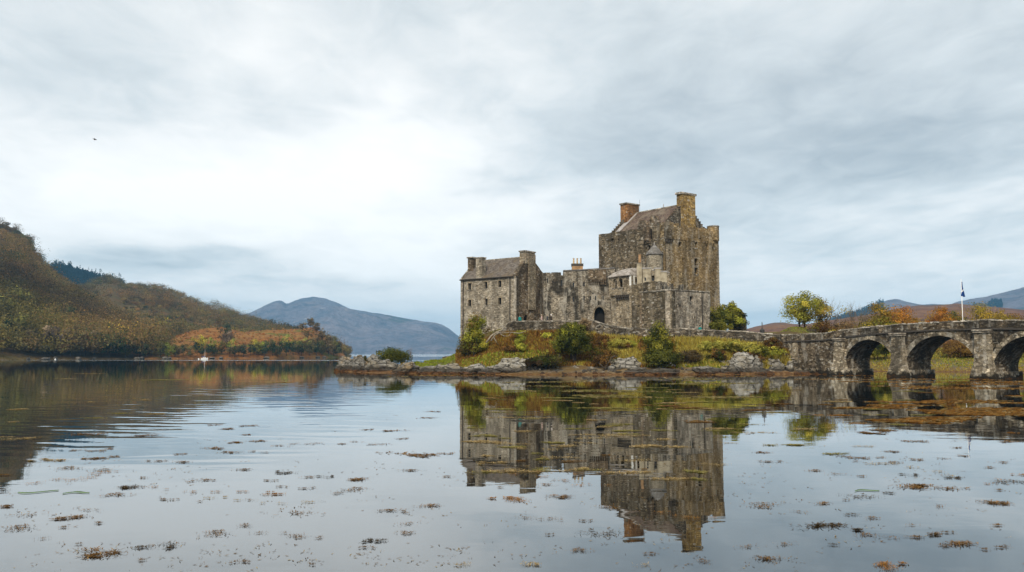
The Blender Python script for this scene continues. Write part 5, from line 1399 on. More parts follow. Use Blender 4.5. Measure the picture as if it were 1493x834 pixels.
        # footing carried through under the arch
        w.box(mb, a - h - .28, a + h + .28, -wid - .3, -.06, -1, .8)
        o = obj('pier', mb, M['bridge_pale'], t)
        k = MB(); w.box(k, a - h - .08, a + h + .08, 0, .50, zt + .003, zt + .20); w.box(k, a - h - .16, a + h + .16, 0, .60, zt + .204, zt + .36); obj('pier_cap', k, M['bastion_pale'], o)
        k = MB(); w.box(k, a - h - .02, a + h + .02, .0, .22, zs(a) + .12, zp(a) - .1); obj('refuge', k, M['bridge'], o)
    a0 = w.uz(1157, 505)[0]; mb = MB(); w.box(mb, a0 - .7, a0 + .7, -.05, .25, -.5, zs(a0) - .2); obj('buttress', mb, M['bridge_pale'], t)
    return w


BW = build_bridge()
# ------------------------------------------------------------------ shrubs and trees on the islet and the mainland
def ground_at(px, D, far=False):
    x, y = G(px, D); return (x, y, far_z(x, y) if far else island_z(x, y))


YG = [(.31, .31, .04), (.26, .27, .035), (.37, .33, .05), (.22, .22, .03)]
DG = [(.058, .064, .014), (.080, .084, .017), (.105, .104, .020), (.036, .044, .012)]
BG = [(.14, .14, .022), (.175, .165, .026), (.10, .105, .02), (.22, .20, .03)]
BRK = [(.16, .08, .024), (.12, .065, .022), (.20, .11, .03), (.09, .052, .02)]


def shrub(name, label, cat, px, D, wpx, hpx, pal, seed, far=False, shape='oval', leaf=.24, dens=1.0, h0f=.0, dz=0.0, **kw):
    x, y, z = ground_at(px, D, far); r = wpx * D / 2400 * (1.28 if far else 1.0); h = hpx * D / 1200 * (1.08 if far else 1.0)
    kw.setdefault('spread', max(.2, r * .17)); kw.setdefault('stems', 2)
    return make_tree(name, label, cat, (x, y, z + dz), h, r, pal, seed, leaf=leaf * .85, n_cl=int(30 + 24 * dens), per=int(95 * dens + 12), shape=shape, h0f=h0f, **kw)


# willow by the hall, with a bare limb showing through
shrub('willow_tree', 'thin yellow green willow growing against the left corner of the hall', 'tree', 694, 122, 40, 62, YG + [(.15, .10, .03)], 31, leaf=.24, dens=1.2, h0f=.10, hollow=.25, spread=.42, stems=3, trk=.010)
shrub('willow_tree', 'bushy brownish willow scrub low beside the hall foot', 'tree', 681, 124, 30, 34, [(.13, .10, .03), (.11, .10, .03), (.16, .12, .035)], 32, leaf=.22, dens=.7, h0f=.05, hollow=.3)
# dense green bush and the conifer shaped bush
shrub('bush', 'large dark green bush with a paler top between hall and gate', 'bush', 838, 112.5, 58, 58, DG, 33, leaf=.27, dens=1.5, shape='dome', hollow=.4)
shrub('sapling', 'slim yellow green sapling rising behind the large dark bush', 'tree', 832, 114, 34, 60, YG + BG, 34, leaf=.22, dens=.8, h0f=.3, hollow=.3)
shrub('sapling', 'yellowish sapling left of the large dark bush', 'tree', 815, 114.5, 26, 46, YG + [(.16, .13, .035)], 35, leaf=.2, dens=.6, h0f=.25, hollow=.3)
shrub('conifer_bush', 'cone shaped green bush standing alone below the bastion', 'bush', 961, 110.5, 54, 66, BG + DG, 36, leaf=.24, dens=1.4, shape='cone', hollow=.35, h0f=.02)
shrub('bush', 'low dark skirt of bush around the foot of the cone shaped bush', 'bush', 966, 109.7, 60, 27, DG, 37, leaf=.26, dens=.9, shape='dome', hollow=.4)
shrub('sapling', 'small bright yellow green sapling on the bracken slope below the gable', 'tree', 757, 119, 15, 27, [(.22, .22, .03), (.18, .19, .03)], 38, leaf=.2, dens=.55, h0f=.15, hollow=.3)
shrub('bramble', 'dark reddish bramble patch at the left end of the brambles', 'bush', 776, 109.5, 34, 15, [(.045, .030, .016), (.06, .036, .018), (.03, .03, .012)], 39, dens=.7, shape='dome', leaf=.22)
shrub('bramble', 'dark green bramble patch behind the domed white rock', 'bush', 800, 110, 42, 20, DG + [(.05, .035, .016)], 40, dens=.8, shape='dome')
shrub('bramble', 'dark brown bramble patch right of the large dark bush', 'bush', 878, 111, 44, 24, BRK + DG[:2], 41, dens=.8, shape='dome', leaf=.22)
shrub('bramble', 'brown withered fern clump beside the gate path wall', 'bush', 868, 117, 30, 22, BRK, 42, dens=.6, shape='dome', leaf=.22)
shrub('bramble', 'grey brown bramble heap right of the cone shaped bush', 'bush', 1004, 111.5, 40, 20, [(.09, .065, .035), (.06, .045, .025), (.12, .085, .04)], 43, dens=.7, shape='dome', leaf=.2)
shrub('bramble', 'dark bramble clump under the yellow grass near the biggest boulder', 'bush', 1046, 112, 28, 17, DG + BRK, 44, dens=.6, shape='dome', leaf=.22)
shrub('bush', 'reddish brown bush against the sea steps', 'bush', 1128, 113.2, 22, 26, BRK + [(.13, .12, .03)], 45, dens=.55, shape='dome', leaf=.2)
shrub('fern_clump', 'pale tan withered creeper clump left of the castle gateway', 'bush', 852, 124.0, 14, 26, [(.25, .18, .10), (.22, .15, .08), (.28, .21, .12)], 46, dens=.5, leaf=.2, dz=.3)
yl = [(.30, .27, .05), (.34, .29, .06), (.25, .24, .045)]
for i, (px, D, w, h) in enumerate(((1050, 114, 26, 18), (1072, 113.5, 30, 22), (1094, 113, 28, 22), (1030, 114.5, 24, 15), (905, 117, 30, 16), (1110, 113, 22, 16))):
    shrub('grass_tussock', 'tall yellow grass tussock on the bank below the bastion wall', 'grass tussock', px, D, w, h, yl if i != 5 else BG, 50 + i, dens=.5, shape='dome', leaf=.24, trunk=False, group='yellow grass tussocks on the bank', up=-.2)
rb_ = random.Random(12)
for i in range(22):
    px = rb_.uniform(725, 1130); lo_, hi_ = ip(px, T_SH), ip(px, T_W); D = lo_ + (hi_ - lo_) * rb_.uniform(.45, .93)
    k = rb_.choice([0, 0, 0, 1, 2, 2]); w_ = rb_.uniform(14, 34)
    shrub('undergrowth_clump', ('rust brown bracken clump on the bank below the castle', 'dark green bramble clump on the bank below the castle', 'yellow green weed clump on the bank below the castle')[k], 'shrub', px, D, w_, w_ * rb_.uniform(.3, .6), (BRK, DG + BRK[:1], YG)[k], 300 + i, dens=.35, shape='dome', leaf=.22, trunk=False,
          group=('bracken clumps on the bank', 'bramble clumps on the bank', 'weed clumps on the bank')[k], up=.1)
# ivy mound on the left rocks
shrub('ivy_mound', 'dome of dark green ivy on the rocks at the left of the islet', 'bush', 571, 127, 52, 21, DG + [(.06, .075, .02)], 60, dens=1.2, shape='dome', hollow=.5, trunk=False, leaf=.22, dz=.4)
shrub('ivy_mound', 'mossy brown cap on the rock at the far left tip', 'bush', 530, 124.5, 20, 16, [(.06, .06, .02), (.10, .07, .025)], 61, dens=.4, shape='dome', trunk=False, leaf=.18, dz=.2)
# bushes right of the bastion and the ruined stub behind them
for i, (px, D, w, h, pal, lab) in enumerate(((1052, 131, 34, 42, DG + BG, 'tall dark green bush at the right corner of the bastion'), (1066, 134, 34, 46, BG + YG[:2], 'lighter green tree growing over the ruined wall stub'), (1050, 128.5, 26, 20, BG, 'low green bush at the wall right of the bastion'), (1076, 136, 22, 36, DG + [(.12, .10, .03)], 'olive bush on the ruined wall stub'))):
    shrub('bush', lab, 'bush', px, D, w, h, pal, 64 + i, dens=1.0, shape='dome', hollow=.35, leaf=.28, far=False)
t = thing('ruin_stub', 'broken stub of old masonry overgrown by bushes right of the bastion', 'ruin', (*G(1079, 138), 5)); mb = MB()
w = Wall(G(1064, 138), G(1087.5, 137)); z = lambda y: CH + (HZ - y) * 137 / 1200
w.slab(mb, outline(rough_top([(0, z(440)), (1.2, z(446)), (w.L * .72, z(452)), (w.L * .93, z(459)), (w.L, z(466))], .4, .2), 4), [], 1.6); obj('wall', mb, M['drystone'], t)
# dead tree leaning on the bank
t = thing('dead_tree', 'pale fallen dead tree with bare limbs below the hall gable', 'dead tree', (*G(712, 118), 4)); mb = MB(); rnd = random.Random(3)
PT = lambda px, py, D=118.5: tuple(P(px, py, D))
mb.tube([PT(709, 500), PT(716, 490), PT(724, 484), PT(735, 480)], [.15, .13, .10, .05], 7)
mb.tube([PT(716, 497), PT(722, 488), PT(730, 485)], [.12, .10, .07], 6)
for pts in (((722, 485), (734, 485.5), (745, 484.5), (750, 486)), ((728, 486), (735, 490), (741, 490), (746, 484)), ((720, 492), (724, 499), (727, 503)), ((730, 482), (737, 475), (743, 468)), ((718, 489), (722, 478), (728, 470)), ((724, 484), (719, 475), (717, 466)), ((745, 484.5), (757, 486), (767, 483))):
    mb.tube([PT(*p, 118.5 + rnd.uniform(-.8, .8)) for p in pts], [.06, .05, .035, .02][:len(pts)], 5)
obj('limbs', mb, M['bark_pale'], t, True)
t = thing('driftwood_branch', 'dark driftwood branch propped beside the white sloping slab', 'driftwood', (*G(884, 108.5), .5)); mb = MB()
for pts in (((879, 542), (886, 531), (891, 522)), ((886, 531), (884, 524), (885, 520)), ((882, 538), (876, 532), (873, 529)), ((891, 522), (896, 519), (900, 520)), ((888, 527), (893, 530), (896, 529))): mb.tube([PT(*p, 108.6) for p in pts], [.12, .09, .05], 5)
obj('branch', mb, M['bark'], t, True)
x, y, z = ground_at(602, 122); bare_tree('bare_shrub', 'tiny bare shrub beside the ivy mound', (x - .6, y + 3, 1.6), 1.9, 71)

# mainland trees behind the bridge
GY = [(.30, .28, .04), (.24, .24, .035), (.36, .30, .045), (.17, .17, .025)]
OR = [(.36, .15, .02), (.40, .20, .03), (.30, .115, .018), (.24, .14, .025)]
YO = [(.36, .27, .03), (.29, .24, .03), (.25, .22, .028)]
shrub('broad_tree', 'broad olive green tree on the lawn at the castle end of the bridge', 'tree', 1169, 158, 46, 48, GY, 80, far=True, dens=1.1, h0f=.12, leaf=.34, hollow=.3, stems=2)
shrub('broad_tree', 'taller yellow brown tree touching the olive tree by the bridge', 'tree', 1197, 161, 38, 52, GY[2:3] + [(.28, .19, .035), (.33, .23, .04), (.22, .15, .03)], 81, far=True, dens=.75, h0f=.18, leaf=.32, hollow=.25)
bare_tree('bare_tree', 'half bare tree right of the yellow brown tree by the bridge', ground_at(1207, 160, True), 7.6, 82)
shrub('bush', 'dense golden brown bush under the half bare tree', 'bush', 1203, 156, 36, 24, GY + BRK, 83, far=True, dens=.9, shape='dome', leaf=.3)
bare_tree('bare_tree', 'slender bare grey tree in front of the blue forest slope', ground_at(1230, 170, True), 7.4, 84)
bare_tree('bare_tree', 'tall bare tree with wide twigs left of the orange trees', ground_at(1250, 172, True), 9.0, 85)
bare_tree('bare_tree', 'bare tree close behind the tall bare one', ground_at(1259, 176, True), 8.2, 86)
for i, (px, D, w, h, pal, lab) in enumerate((
        (1232, 165, 46, 34, [(.16, .10, .045), (.13, .085, .04), (.19, .13, .05)], 'buff brown thicket under the slender bare tree'), (1262, 163, 40, 37, YO, 'yellow bush in front of the tall bare tree'), (1283, 174, 44, 62, [(.22, .17, .025), (.28, .17, .024), (.13, .13, .02)], 'tall olive and orange tree behind the second bridge pier'),
        (1310, 178, 52, 60, OR, 'round flame orange tree right of the tall olive tree'), (1298, 168, 34, 34, YO, 'yellow green bush below the two big autumn trees'), (1330, 182, 36, 42, OR + YO, 'smaller orange bush at the right of the flame orange tree'),
        (1345, 184, 30, 34, YO, 'low yellow bush right of the smaller orange bush'), (1373, 185, 36, 52, OR + [(.28, .17, .03)], 'orange tree peeping over the parapet left of the flagpole'),
        (1432, 188, 58, 52, [(.28, .21, .024), (.32, .21, .025), (.20, .17, .022)], 'wide golden hedge like tree right of the flagpole'), (1460, 192, 40, 46, [(.26, .18, .026), (.21, .16, .025)], 'dull gold tree at the right end of the golden ones'),
        (1392, 195, 30, 44, DG + [(.045, .04, .03)], 'dark bush left of the flagpole'), (1480, 200, 40, 38, BRK, 'brown bush at the far right edge'))):
    shrub('autumn_tree' if h > 36 else 'bush', lab, 'tree' if h > 36 else 'bush', px, D, w, h, pal, 90 + i, far=True, dens=1.0, shape='dome', h0f=.02, leaf=.34, hollow=.35)
for i, (px, D, w, h, pal, lab) in enumerate(((1276, 138, 26, 28, DG + GY, 'dark green bush seen through the first bridge arch'), (1290, 140, 22, 26, GY, 'olive bush seen through the first bridge arch beside the pier'), (1385, 140, 40, 22, BRK + [(.20, .12, .03)], 'rusty bracken clump seen through the second arch'), (1410, 143, 34, 24, DG + BRK, 'dark bracken bush seen high in the second arch'), (1420, 137, 30, 14, BRK + OR, 'reddish fern clump at the right of the second arch'), (1505, 134, 34, 26, BRK + GY, 'brown bush seen through the third arch'))):
    shrub('bush', lab, 'bush', px, D, w, h, pal, 110 + i, far=True, dens=.8, shape='dome', leaf=.28)

# ------------------------------------------------------------------ small things
x, y, z = ground_at(1405, 177, True)
t = thing('flagpole', 'tall white flagpole behind the bridge parapet', 'flagpole', (x, y, z)); ztop = P(1405, 408, 177).z; mb = MB()
mb.tube([(x, y, z - .3), (x, y, z + (ztop - z) * .5), (x, y, ztop)], [.12, .09, .05], 8); obj('pole', mb, M['white'], t, True)
mb = MB(); mb.lathe((x, y), [(.02, ztop), (.1, ztop + .1), (.02, ztop + .2)], 8); obj('finial', mb, M['white'], t)
mb = MB(); z0, z1 = P(1405, 431.5, 177).z, P(1405, 410.5, 177).z; nu, nv = 9, 24; vs, fs, ms = [], [], []
for j in range(nv + 1):
    f = j / nv; zz = z1 + (z0 - z1) * f; wdt = .22 + .42 * f
    for i in range(nu + 1):
        u = i / nu; vs.append((x + .07 + wdt * (u - .25) * .9 + .05 * math.sin(5 * f + 3 * u), y - .12 + .16 * math.sin(u * 9 + f * 2.0) * (.5 + f), zz - .25 * u))
for j in range(nv):
    for i in range(nu):
        f, u = (j + .5) / nv, (i + .5) / nu; fs.append((j * (nu + 1) + i, j * (nu + 1) + i + 1, (j + 1) * (nu + 1) + i + 1, (j + 1) * (nu + 1) + i)); ms.append(1 if (abs(f - .60 + (u - .5) * .18) < .05 or (abs(f - .42 - u * .10) < .035 and u > .55)) else 0)
mb.add(vs, fs); mb.m = ms
o = obj('flag', mb, [M['blue'], M['white']], None, True, origin=(x, y, z0)); tag(o, 'limp blue flag with a white diagonal cross hanging on the pole', 'flag', None, 'thing')

A = P(1111.5, 487, 116.5); zt = CH + (HZ - 469.5) * 116.5 / 1200; g0 = island_z(A.x, A.y)
t = thing('path_lamp', 'small dark lamp post at the head of the sea steps', 'lamp post', (A.x, A.y, g0)); mb = MB()
mb.lathe((A.x, A.y), [(.16, g0 - .2), (.14, A.z + .05), (.30, A.z + .10), (.34, A.z + .55), (.12, A.z + .8), (.05, A.z + .85)], 8); obj('lantern', mb, M['iron'], t)
mb = MB(); mb.tube([(A.x, A.y, A.z + .8), (A.x, A.y, zt)], .045, 6); mb.box(A.x - .14, A.x + .14, A.y - .03, A.y + .03, zt - .35, zt - .28); obj('post', mb, M['iron'], t)
x, y, z = ground_at(1184, 152, True); t = thing('bench', 'dark wooden bench on the lawn under the olive tree', 'bench', (x, y, z))
for nm, bxs in (('seat', [(-.9, .9, -.22, .2, .42, .47)]), ('backrest', [(-.9, .9, .2, .26, .5, .62), (-.9, .9, .2, .26, .68, .85)])):
    mb = MB(); [mb.box(x + b[0], x + b[1], y + b[2], y + b[3], z + b[4], z + b[5]) for b in bxs]; obj(nm, mb, M['wood'], t)
for sx in (-.8, .74):
    for sy, hh in ((-.2, .42), (.2, .85)):
        mb = MB(); mb.box(x + sx, x + sx + .06, y + sy, y + sy + .06 - .004, z - .1, z + hh - .003); obj('leg', mb, M['wood'], t)
t = thing('jetty_wall', 'low stone jetty wall at the water left of the hall', 'stone wall', (*G(657, 138), 1)); w = Wall(G(645, 139), G(668, 137.5)); mb = MB(); zt = w.uz(656, 519)[1]; w.slab(mb, outline(rough_top([(0, zt - .15), (w.L, zt + .2)], .4, .06), -.5), [], 1.0); obj('wall', mb, M['drystone'], t)


def person(label, px, D, zfeet, jacket, trousers, hair, rz=0.0):
    x, y = G(px, D); bmw = bpy.data.meshes.new('person')
    J = [(0, 0, .95), (0, .01, 1.15), (0, .01, 1.38), (0, 0, 1.50), (0, -.01, 1.58), (0, -.015, 1.70), (0, -.01, 1.78),
         (-.19, .01, 1.40), (-.25, .02, 1.14), (-.23, -.08, .92), (-.22, -.12, .82), (.19, .01, 1.40), (.25, .02, 1.14), (.22, -.10, .93), (.20, -.14, .84),
         (-.10, 0, .88), (-.11, -.03, .50), (-.11, .02, .09), (-.12, -.14, .04), (.10, 0, .88), (.11, -.06, .50), (.12, 0, .09), (.13, -.16, .04)]
    E = [(0, 1), (1, 2), (2, 3), (3, 4), (4, 5), (5, 6), (2, 7), (7, 8), (8, 9), (9, 10), (2, 11), (11, 12), (12, 13), (13, 14), (0, 15), (15, 16), (16, 17), (17, 18), (0, 19), (19, 20), (20, 21), (21, 22)]
    rad = [.16, .155, .175, .08, .065, .105, .08, .075, .055, .042, .035, .075, .055, .042, .035, .10, .07, .05, .045, .10, .07, .05, .045]
    bmw.from_pydata(J, E, []); tmp = bpy.data.objects.new('person_frame', bmw); SC.collection.objects.link(tmp)
    md = tmp.modifiers.new('s', 'SKIN'); sv = bmw.skin_vertices[0].data
    for v, r in zip(sv, rad): v.radius = (r, r * .82)
    sv[0].use_root = True
    tmp.modifiers.new('u', 'SUBSURF').levels = 2
    dg = bpy.context.evaluated_depsgraph_get(); me = bpy.data.meshes.new_from_object(tmp.evaluated_get(dg)); bpy.data.objects.remove(tmp)
    me.name = 'person'; me.materials.clear()
    for m in (jacket, trousers, 'skin', 'iron'): me.materials.append(M[m])
    for p in me.polygons:
        c = p.center; p.material_index = 2 if c.z > 1.53 or (abs(c.x) > .15 and c.z < .88 and c.z > .75 and c.y < -.05) else 3 if c.z < .10 else 1 if c.z < .93 and abs(c.x) < .19 else 0; p.use_smooth = True
    o = bpy.data.objects.new('person', me); SC.collection.objects.link(o); o.location = (x, y, zfeet); o.rotation_euler = (0, 0, rz); ORG[o.name] = Vector((x, y, zfeet))
    tag(o, label, 'person', None, 'thing')
    mb = MB(); mb.lathe((0, 0), [(.06, 1.60), (.115, 1.68), (.122, 1.74), (.09, 1.81), (.03, 1.835)], 12)
    mb.v = [(v[0], v[1] + .025, v[2]) for v in mb.v]; ORG['person_local'] = Vector((0, 0, 0)); h = obj('hair', mb, M[hair], None, True); h.parent = o
    return o


M['teal'] = plain('teal_jacket_cloth', (.01, .20, .19), .8, .2, 8); M['offwhite'] = plain('white_jacket_cloth', (.72, .70, .68), .8, .1, 8); M['pink'] = plain('pale_pink_jacket_cloth', (.50, .36, .32), .8, .15, 8); M['denim'] = plain('dark_denim', (.03, .035, .05), .9, .3, 8); M['hair_dark'] = plain('dark_hair', (.03, .02, .015), .7, .3, 20); M['hair_fair'] = plain('fair_hair', (.40, .33, .24), .7, .2, 20)
def path_z(px, D): x, y = G(px, D); return island_z(x, y)
person('person in a teal jacket on the path outside the hall gable door', 758, 129.0, path_z(758, 129.0) - .05, 'teal', 'denim', 'hair_dark', .4)
person('person in a pale pink jacket walking behind the path wall', 790, 128.2, path_z(790, 128.2), 'pink', 'denim', 'hair_fair', 1.2)
person('person in a dark jacket with white hair behind the path wall', 803.5, 128.2, path_z(803.5, 128.2), 'hair_dark', 'denim', 'offwhite', -1.3)
person('person in dark clothes just left of the one with white hair', 798, 129.0, path_z(798, 129), 'denim', 'denim', 'hair_fair', 1.4)
person('person in a bright teal jacket below the right face of the bastion', 1021, 120.2, path_z(1021, 120.2) - .4, 'teal', 'denim', 'hair_dark', .2)


def build_boat():
    p = WP(298.5, 523.4); x, y = p.x, 372.0; x = (298.5 - W0 / 2) / 1204 * y
    t = thing('sailing_boat', 'small white sailing boat moored below the headland, sail down', 'boat', (x, y, 0)); k = .55
    sec = [(-2.6, .75, .55), (-1.4, 1.0, .5), (0, 1.05, .5), (1.4, .75, .58), (2.5, .12, .75)]; vs, fs = [], []
    for sx, hw, dk in sec: vs += [(x + sx * k * 1.1, y - hw * .6, dk), (x + sx * k * 1.1, y - hw * .45, -.15), (x + sx * k * 1.1, y + hw * .45, -.15), (x + sx * k * 1.1, y + hw * .6, dk)]
    for i in range(4): fs += [(i * 4 + j, i * 4 + (j + 1) % 4, (i + 1) * 4 + (j + 1) % 4, (i + 1) * 4 + j) for j in range(4)]
    fs += [(0, 3, 2, 1), (16, 17, 18, 19)]; mb = MB(); mb.add(vs, fs); obj('hull', mb, M['white'], t)
    mb = MB(); mb.hexa([(x - .7, y - .35, .5), (x + .6, y - .28, .5), (x + .6, y + .28, .5), (x - .7, y + .35, .5), (x - .6, y - .3, .95), (x + .4, y - .22, .9), (x + .4, y + .22, .9), (x - .6, y + .3, .95)]); c = obj('cabin', mb, M['white'], t)
    mb = MB(); mb.box(x - .45, x + .3, y - .36, y - .325, .62, .8); obj('cabin_window', mb, M['glass'], c)
    mb = MB(); mb.tube([(x + .1, y, .5), (x + .1, y, 4.3)], [.06, .04], 6); obj('mast', mb, M['white'], t)
    mb = MB(); mb.tube([(x + .1, y, 1.25), (x - 1.3, y, 1.2)], [.11, .09], 6); obj('boom', mb, M['blue'], t)
build_boat()
for px, lab in ((11, 'white mooring buoy near the left edge of the loch'), (81, 'white mooring buoy below the grey trees'), (290, 'pale blue dinghy buoy left of the sailing boat')):
    y = 352.0 if px < 200 else 376; x = (px - W0 / 2) / 1204 * y; mb = MB(); mb.lathe((x, y), [(.06, -.2), (.30, -.06), (.34, .1), (.25, .28), (.07, .36), (.04, .5), (.03, .53)], 12)
    tag(obj('mooring_buoy', mb, M['white'], None, True, origin=(x, y, 0)), lab, 'buoy', None, 'thing')


def build_bird():
    c = P(138.5, 203.5, 100); bm = MB(); ring = []
    prof = [(-.34, .01), (-.24, .05), (-.05, .10), (.12, .085), (.22, .06), (.30, .055), (.36, .015)]
    vs = []
    for sx, r in prof: vs += [(c.x + sx * .6, c.y + r * .7 * math.cos(a), c.z + r * .7 * math.sin(a)) for a in [k * math.pi / 4 for k in range(8)]]
    fs = [(i * 8 + k, i * 8 + (k + 1) % 8, (i + 1) * 8 + (k + 1) % 8, (i + 1) * 8 + k) for i in range(6) for k in range(8)]; bm.add(vs, fs)
    for s in (-1, 1):
        w = [(.08, .02, .04, .0), (.02, .22, .10, .0), (-.06, .42, .04, 0)]
        top = [(c.x + .08, c.y + s * .05, c.z + .03), (c.x + .09, c.y + s * .22, c.z + .10), (c.x - .05, c.y + s * .44, c.z + .05)]; bot = [(c.x - .08, c.y + s * .05, c.z + .02), (c.x - .06, c.y + s * .22, c.z + .085), (c.x - .10, c.y + s * .43, c.z + .04)]
        V = top + bot + [(a, b, z - .012) for a, b, z in top + bot]; bm.add(V, [(0, 1, 4, 3), (1, 2, 5, 4), (6, 9, 10, 7), (7, 10, 11, 8), (0, 6, 7, 1), (1, 7, 8, 2), (3, 4, 10, 9), (4, 5, 11, 10), (2, 8, 11, 5), (0, 3, 9, 6)])
    tag(obj('bird', bm, M['iron'], None, True, origin=c), 'lone dark bird flying in the cloudy sky above the left hill', 'bird', None, 'thing')
build_bird()

# ------------------------------------------------------------------ floating seaweed
WEED = {'brown': [(.16, .085, .03), (.11, .06, .022), (.21, .125, .045), (.075, .045, .02)], 'dark': [(.05, .035, .018), (.08, .05, .022), (.035, .028, .016)], 'tan': [(.30, .22, .10), (.24, .17, .07), (.36, .28, .14), (.17, .11, .045)],
        'orange': [(.24, .11, .025), (.19, .085, .02), (.28, .15, .04)], 'green': [(.07, .14, .02), (.10, .17, .03)], 'olive': [(.19, .17, .05), (.14, .125, .04), (.24, .20, .07)]}


def frond_mesh(name, pal, seed, n, ext=1.0, fl=.10, fw=.016, lump=6, lift=.02, asp=.55):
    """one clump: little forked ribbons of weed lying on the surface, some tips lifted"""
    rng = np.random.default_rng(seed); cs = rng.normal(0, .33, (lump, 2)) * np.array([ext, ext * asp]); k = rng.integers(0, lump, n)
    p = cs[k] + rng.normal(0, 1, (n, 2)) * (np.array([.17, .11]) * ext) * rng.uniform(.25, 1.5, (lump, 1))[k]
    a = rng.uniform(0, 6.283, n); l = fl * rng.uniform(.5, 1.6, n); w = fw * rng.uniform(.7, 1.6, n); z0 = rng.uniform(.004, .012, n); z1 = z0 + lift * rng.random(n) ** 2.0
    d = np.stack([np.cos(a), np.sin(a)], 1); nrm = np.stack([-d[:, 1], d[:, 0]], 1)
    b = a + rng.normal(0, .6, n); d2 = np.stack([np.cos(b), np.sin(b)], 1); m = p + d * (l * .5)[:, None]; e = m + d2 * (l * .5)[:, None]
    def v3(q, z): return np.concatenate([q, z[:, None]], 1)
    hw = (w * .5)[:, None]
    q1 = np.stack([v3(p - nrm * hw, z0), v3(m - nrm * hw, (z0 + z1) / 2), v3(m + nrm * hw, (z0 + z1) / 2), v3(p + nrm * hw, z0)], 1)
    q2 = np.stack([v3(m - nrm * hw, (z0 + z1) / 2), v3(e - nrm * hw * .4, z1), v3(e + nrm * hw * .4, z1), v3(m + nrm * hw, (z0 + z1) / 2)], 1)
    V = np.concatenate([q1, q2]).reshape(-1, 3); c = pick(rng, pal, n) * rng.uniform(.85, 1.7, (n, 1))
    return mesh_quads(name, V, np.concatenate([c, c]), M['leaf'])


# per kind and size class: near clumps have fine fronds, far rafts coarser ones
WM = {}
def weed_mesh(kind, cls, var):
    key = (kind, cls, var)
    if key not in WM:
        dens, sparse = {'dense': (1.7, 4), 'mid': (1.0, 6), 'thin': (.45, 8)}[var[0]] if False else {'d': (1.9, 5), 'm': (.9, 8), 's': (.35, 11)}[var[0]]
        n, fl, fw = {'n': (210, .08, .017), 'f': (220, .12, .028), 'r': (300, .17, .05)}[cls]
        WM[key] = frond_mesh('seaweed_clump', WEED[kind], hash_(key), int(n * dens), 1.0, fl, fw, sparse, .03 if cls == 'n' else .02)
    return WM[key]
def hash_(k): return sum(ord(c) * (i * 7 + 3) for i, c in enumerate(str(k))) % 99991


LABW = {'brown': 'ragged brown seaweed clump floating on the pale water', 'dark': 'dark brown seaweed clump floating on the water', 'tan': 'tan seaweed raft floating on the water', 'orange': 'dense orange brown seaweed clump on the water', 'green': 'bright green ribbon of weed floating on the water', 'olive': 'olive yellow seaweed raft floating on the dark reflection'}
wn = 0


def weed(px, py, wpx, kind='brown', dens='m', label=None, hpx=None):
    global wn
    p = WP(px, py); D = p.y; Wm = wpx * D / 1200; wn += 1
    cls = 'n' if D < 22 else 'f' if D < 40 else 'r'
    me = weed_mesh(kind, cls, dens + str(RND.randrange(4)))
    o = bpy.data.objects.new('seaweed_clump', me); SC.collection.objects.link(o)
    sx = Wm / 1.35; sy = (hpx * D * D / 3360 / .75) if hpx else min(sx * 1.15, sx * .5 + .35)
    o.location = (p.x, p.y, .002); o.scale = (sx * RND.choice((-1, 1)), sy, 1.0); o.rotation_euler = (0, 0, RND.choice((0, math.pi)) + RND.uniform(-.3, .3))
    return tag(o, label or LABW[kind], 'seaweed', None if label else f'{kind} seaweed clumps floating on the loch', 'thing')


LW = [(375, 395, 90, 'brown', 'd'), (440, 388, 60), (270, 432, 110), (395, 440, 80), (160, 403, 150, 'tan', 'd'), (375, 365, 70), (290, 363, 50), (423, 357, 40), (610, 404, 90), (720, 408, 90), (698, 378, 50), (885, 280, 60, 'brown', 'd'), (965, 268, 70), (910, 333, 60, 'brown', 'd'), (1000, 328, 80), (830, 356, 90), (955, 303, 50), (830, 265, 50),
      (500, 505, 130, 'dark', 'd'), (440, 535, 120), (550, 470, 40), (40, 580, 70, 'brown', 'd'), (75, 665, 140), (90, 615, 120, 'brown', 's'), (285, 625, 150, 'brown', 'd'), (345, 595, 90, 'brown', 's'), (245, 662, 40), (390, 645, 50), (650, 553, 80), (770, 562, 40, 'brown', 's'), (785, 482, 110), (955, 437, 90), (1045, 480, 60), (1100, 450, 90, 'dark', 'd'), (1045, 535, 70, 'orange', 'd'),
      (1200, 467, 60), (1270, 465, 50, 'dark', 'd'), (1185, 510, 70), (1090, 505, 50), (1130, 610, 200, 'brown', 's'), (840, 685, 130), (305, 727, 30), (165, 705, 50, 'brown', 's'), (630, 738, 110, 'dark', 'd'), (400, 770, 230, 'brown', 'd'), (550, 790, 40), (935, 798, 80), (1210, 806, 30), (950, 655, 60), (1310, 530, 50), (960, 557, 60, 'brown', 's'),
      (70, 204, 70, 'tan'), (60, 253, 50, 'tan'), (110, 317, 120, 'tan'), (345, 66, 110, 'tan'), (250, 86, 80, 'tan'), (560, 167, 40, 'tan'), (450, 220, 80, 'olive'), (370, 238, 90, 'olive'), (600, 222, 90, 'tan'), (350, 175, 40, 'tan'), (630, 90, 200, 'olive'), (1100, 100, 120, 'tan'), (20, 460, 60, 'brown', 'd'), (20, 312, 50, 'tan'), (560, 305, 110), (340, 300, 140)]
for e in LW: weed(e[0] * .3765, 520 + e[1] * .3765, e[2] * .3765, *e[3:])
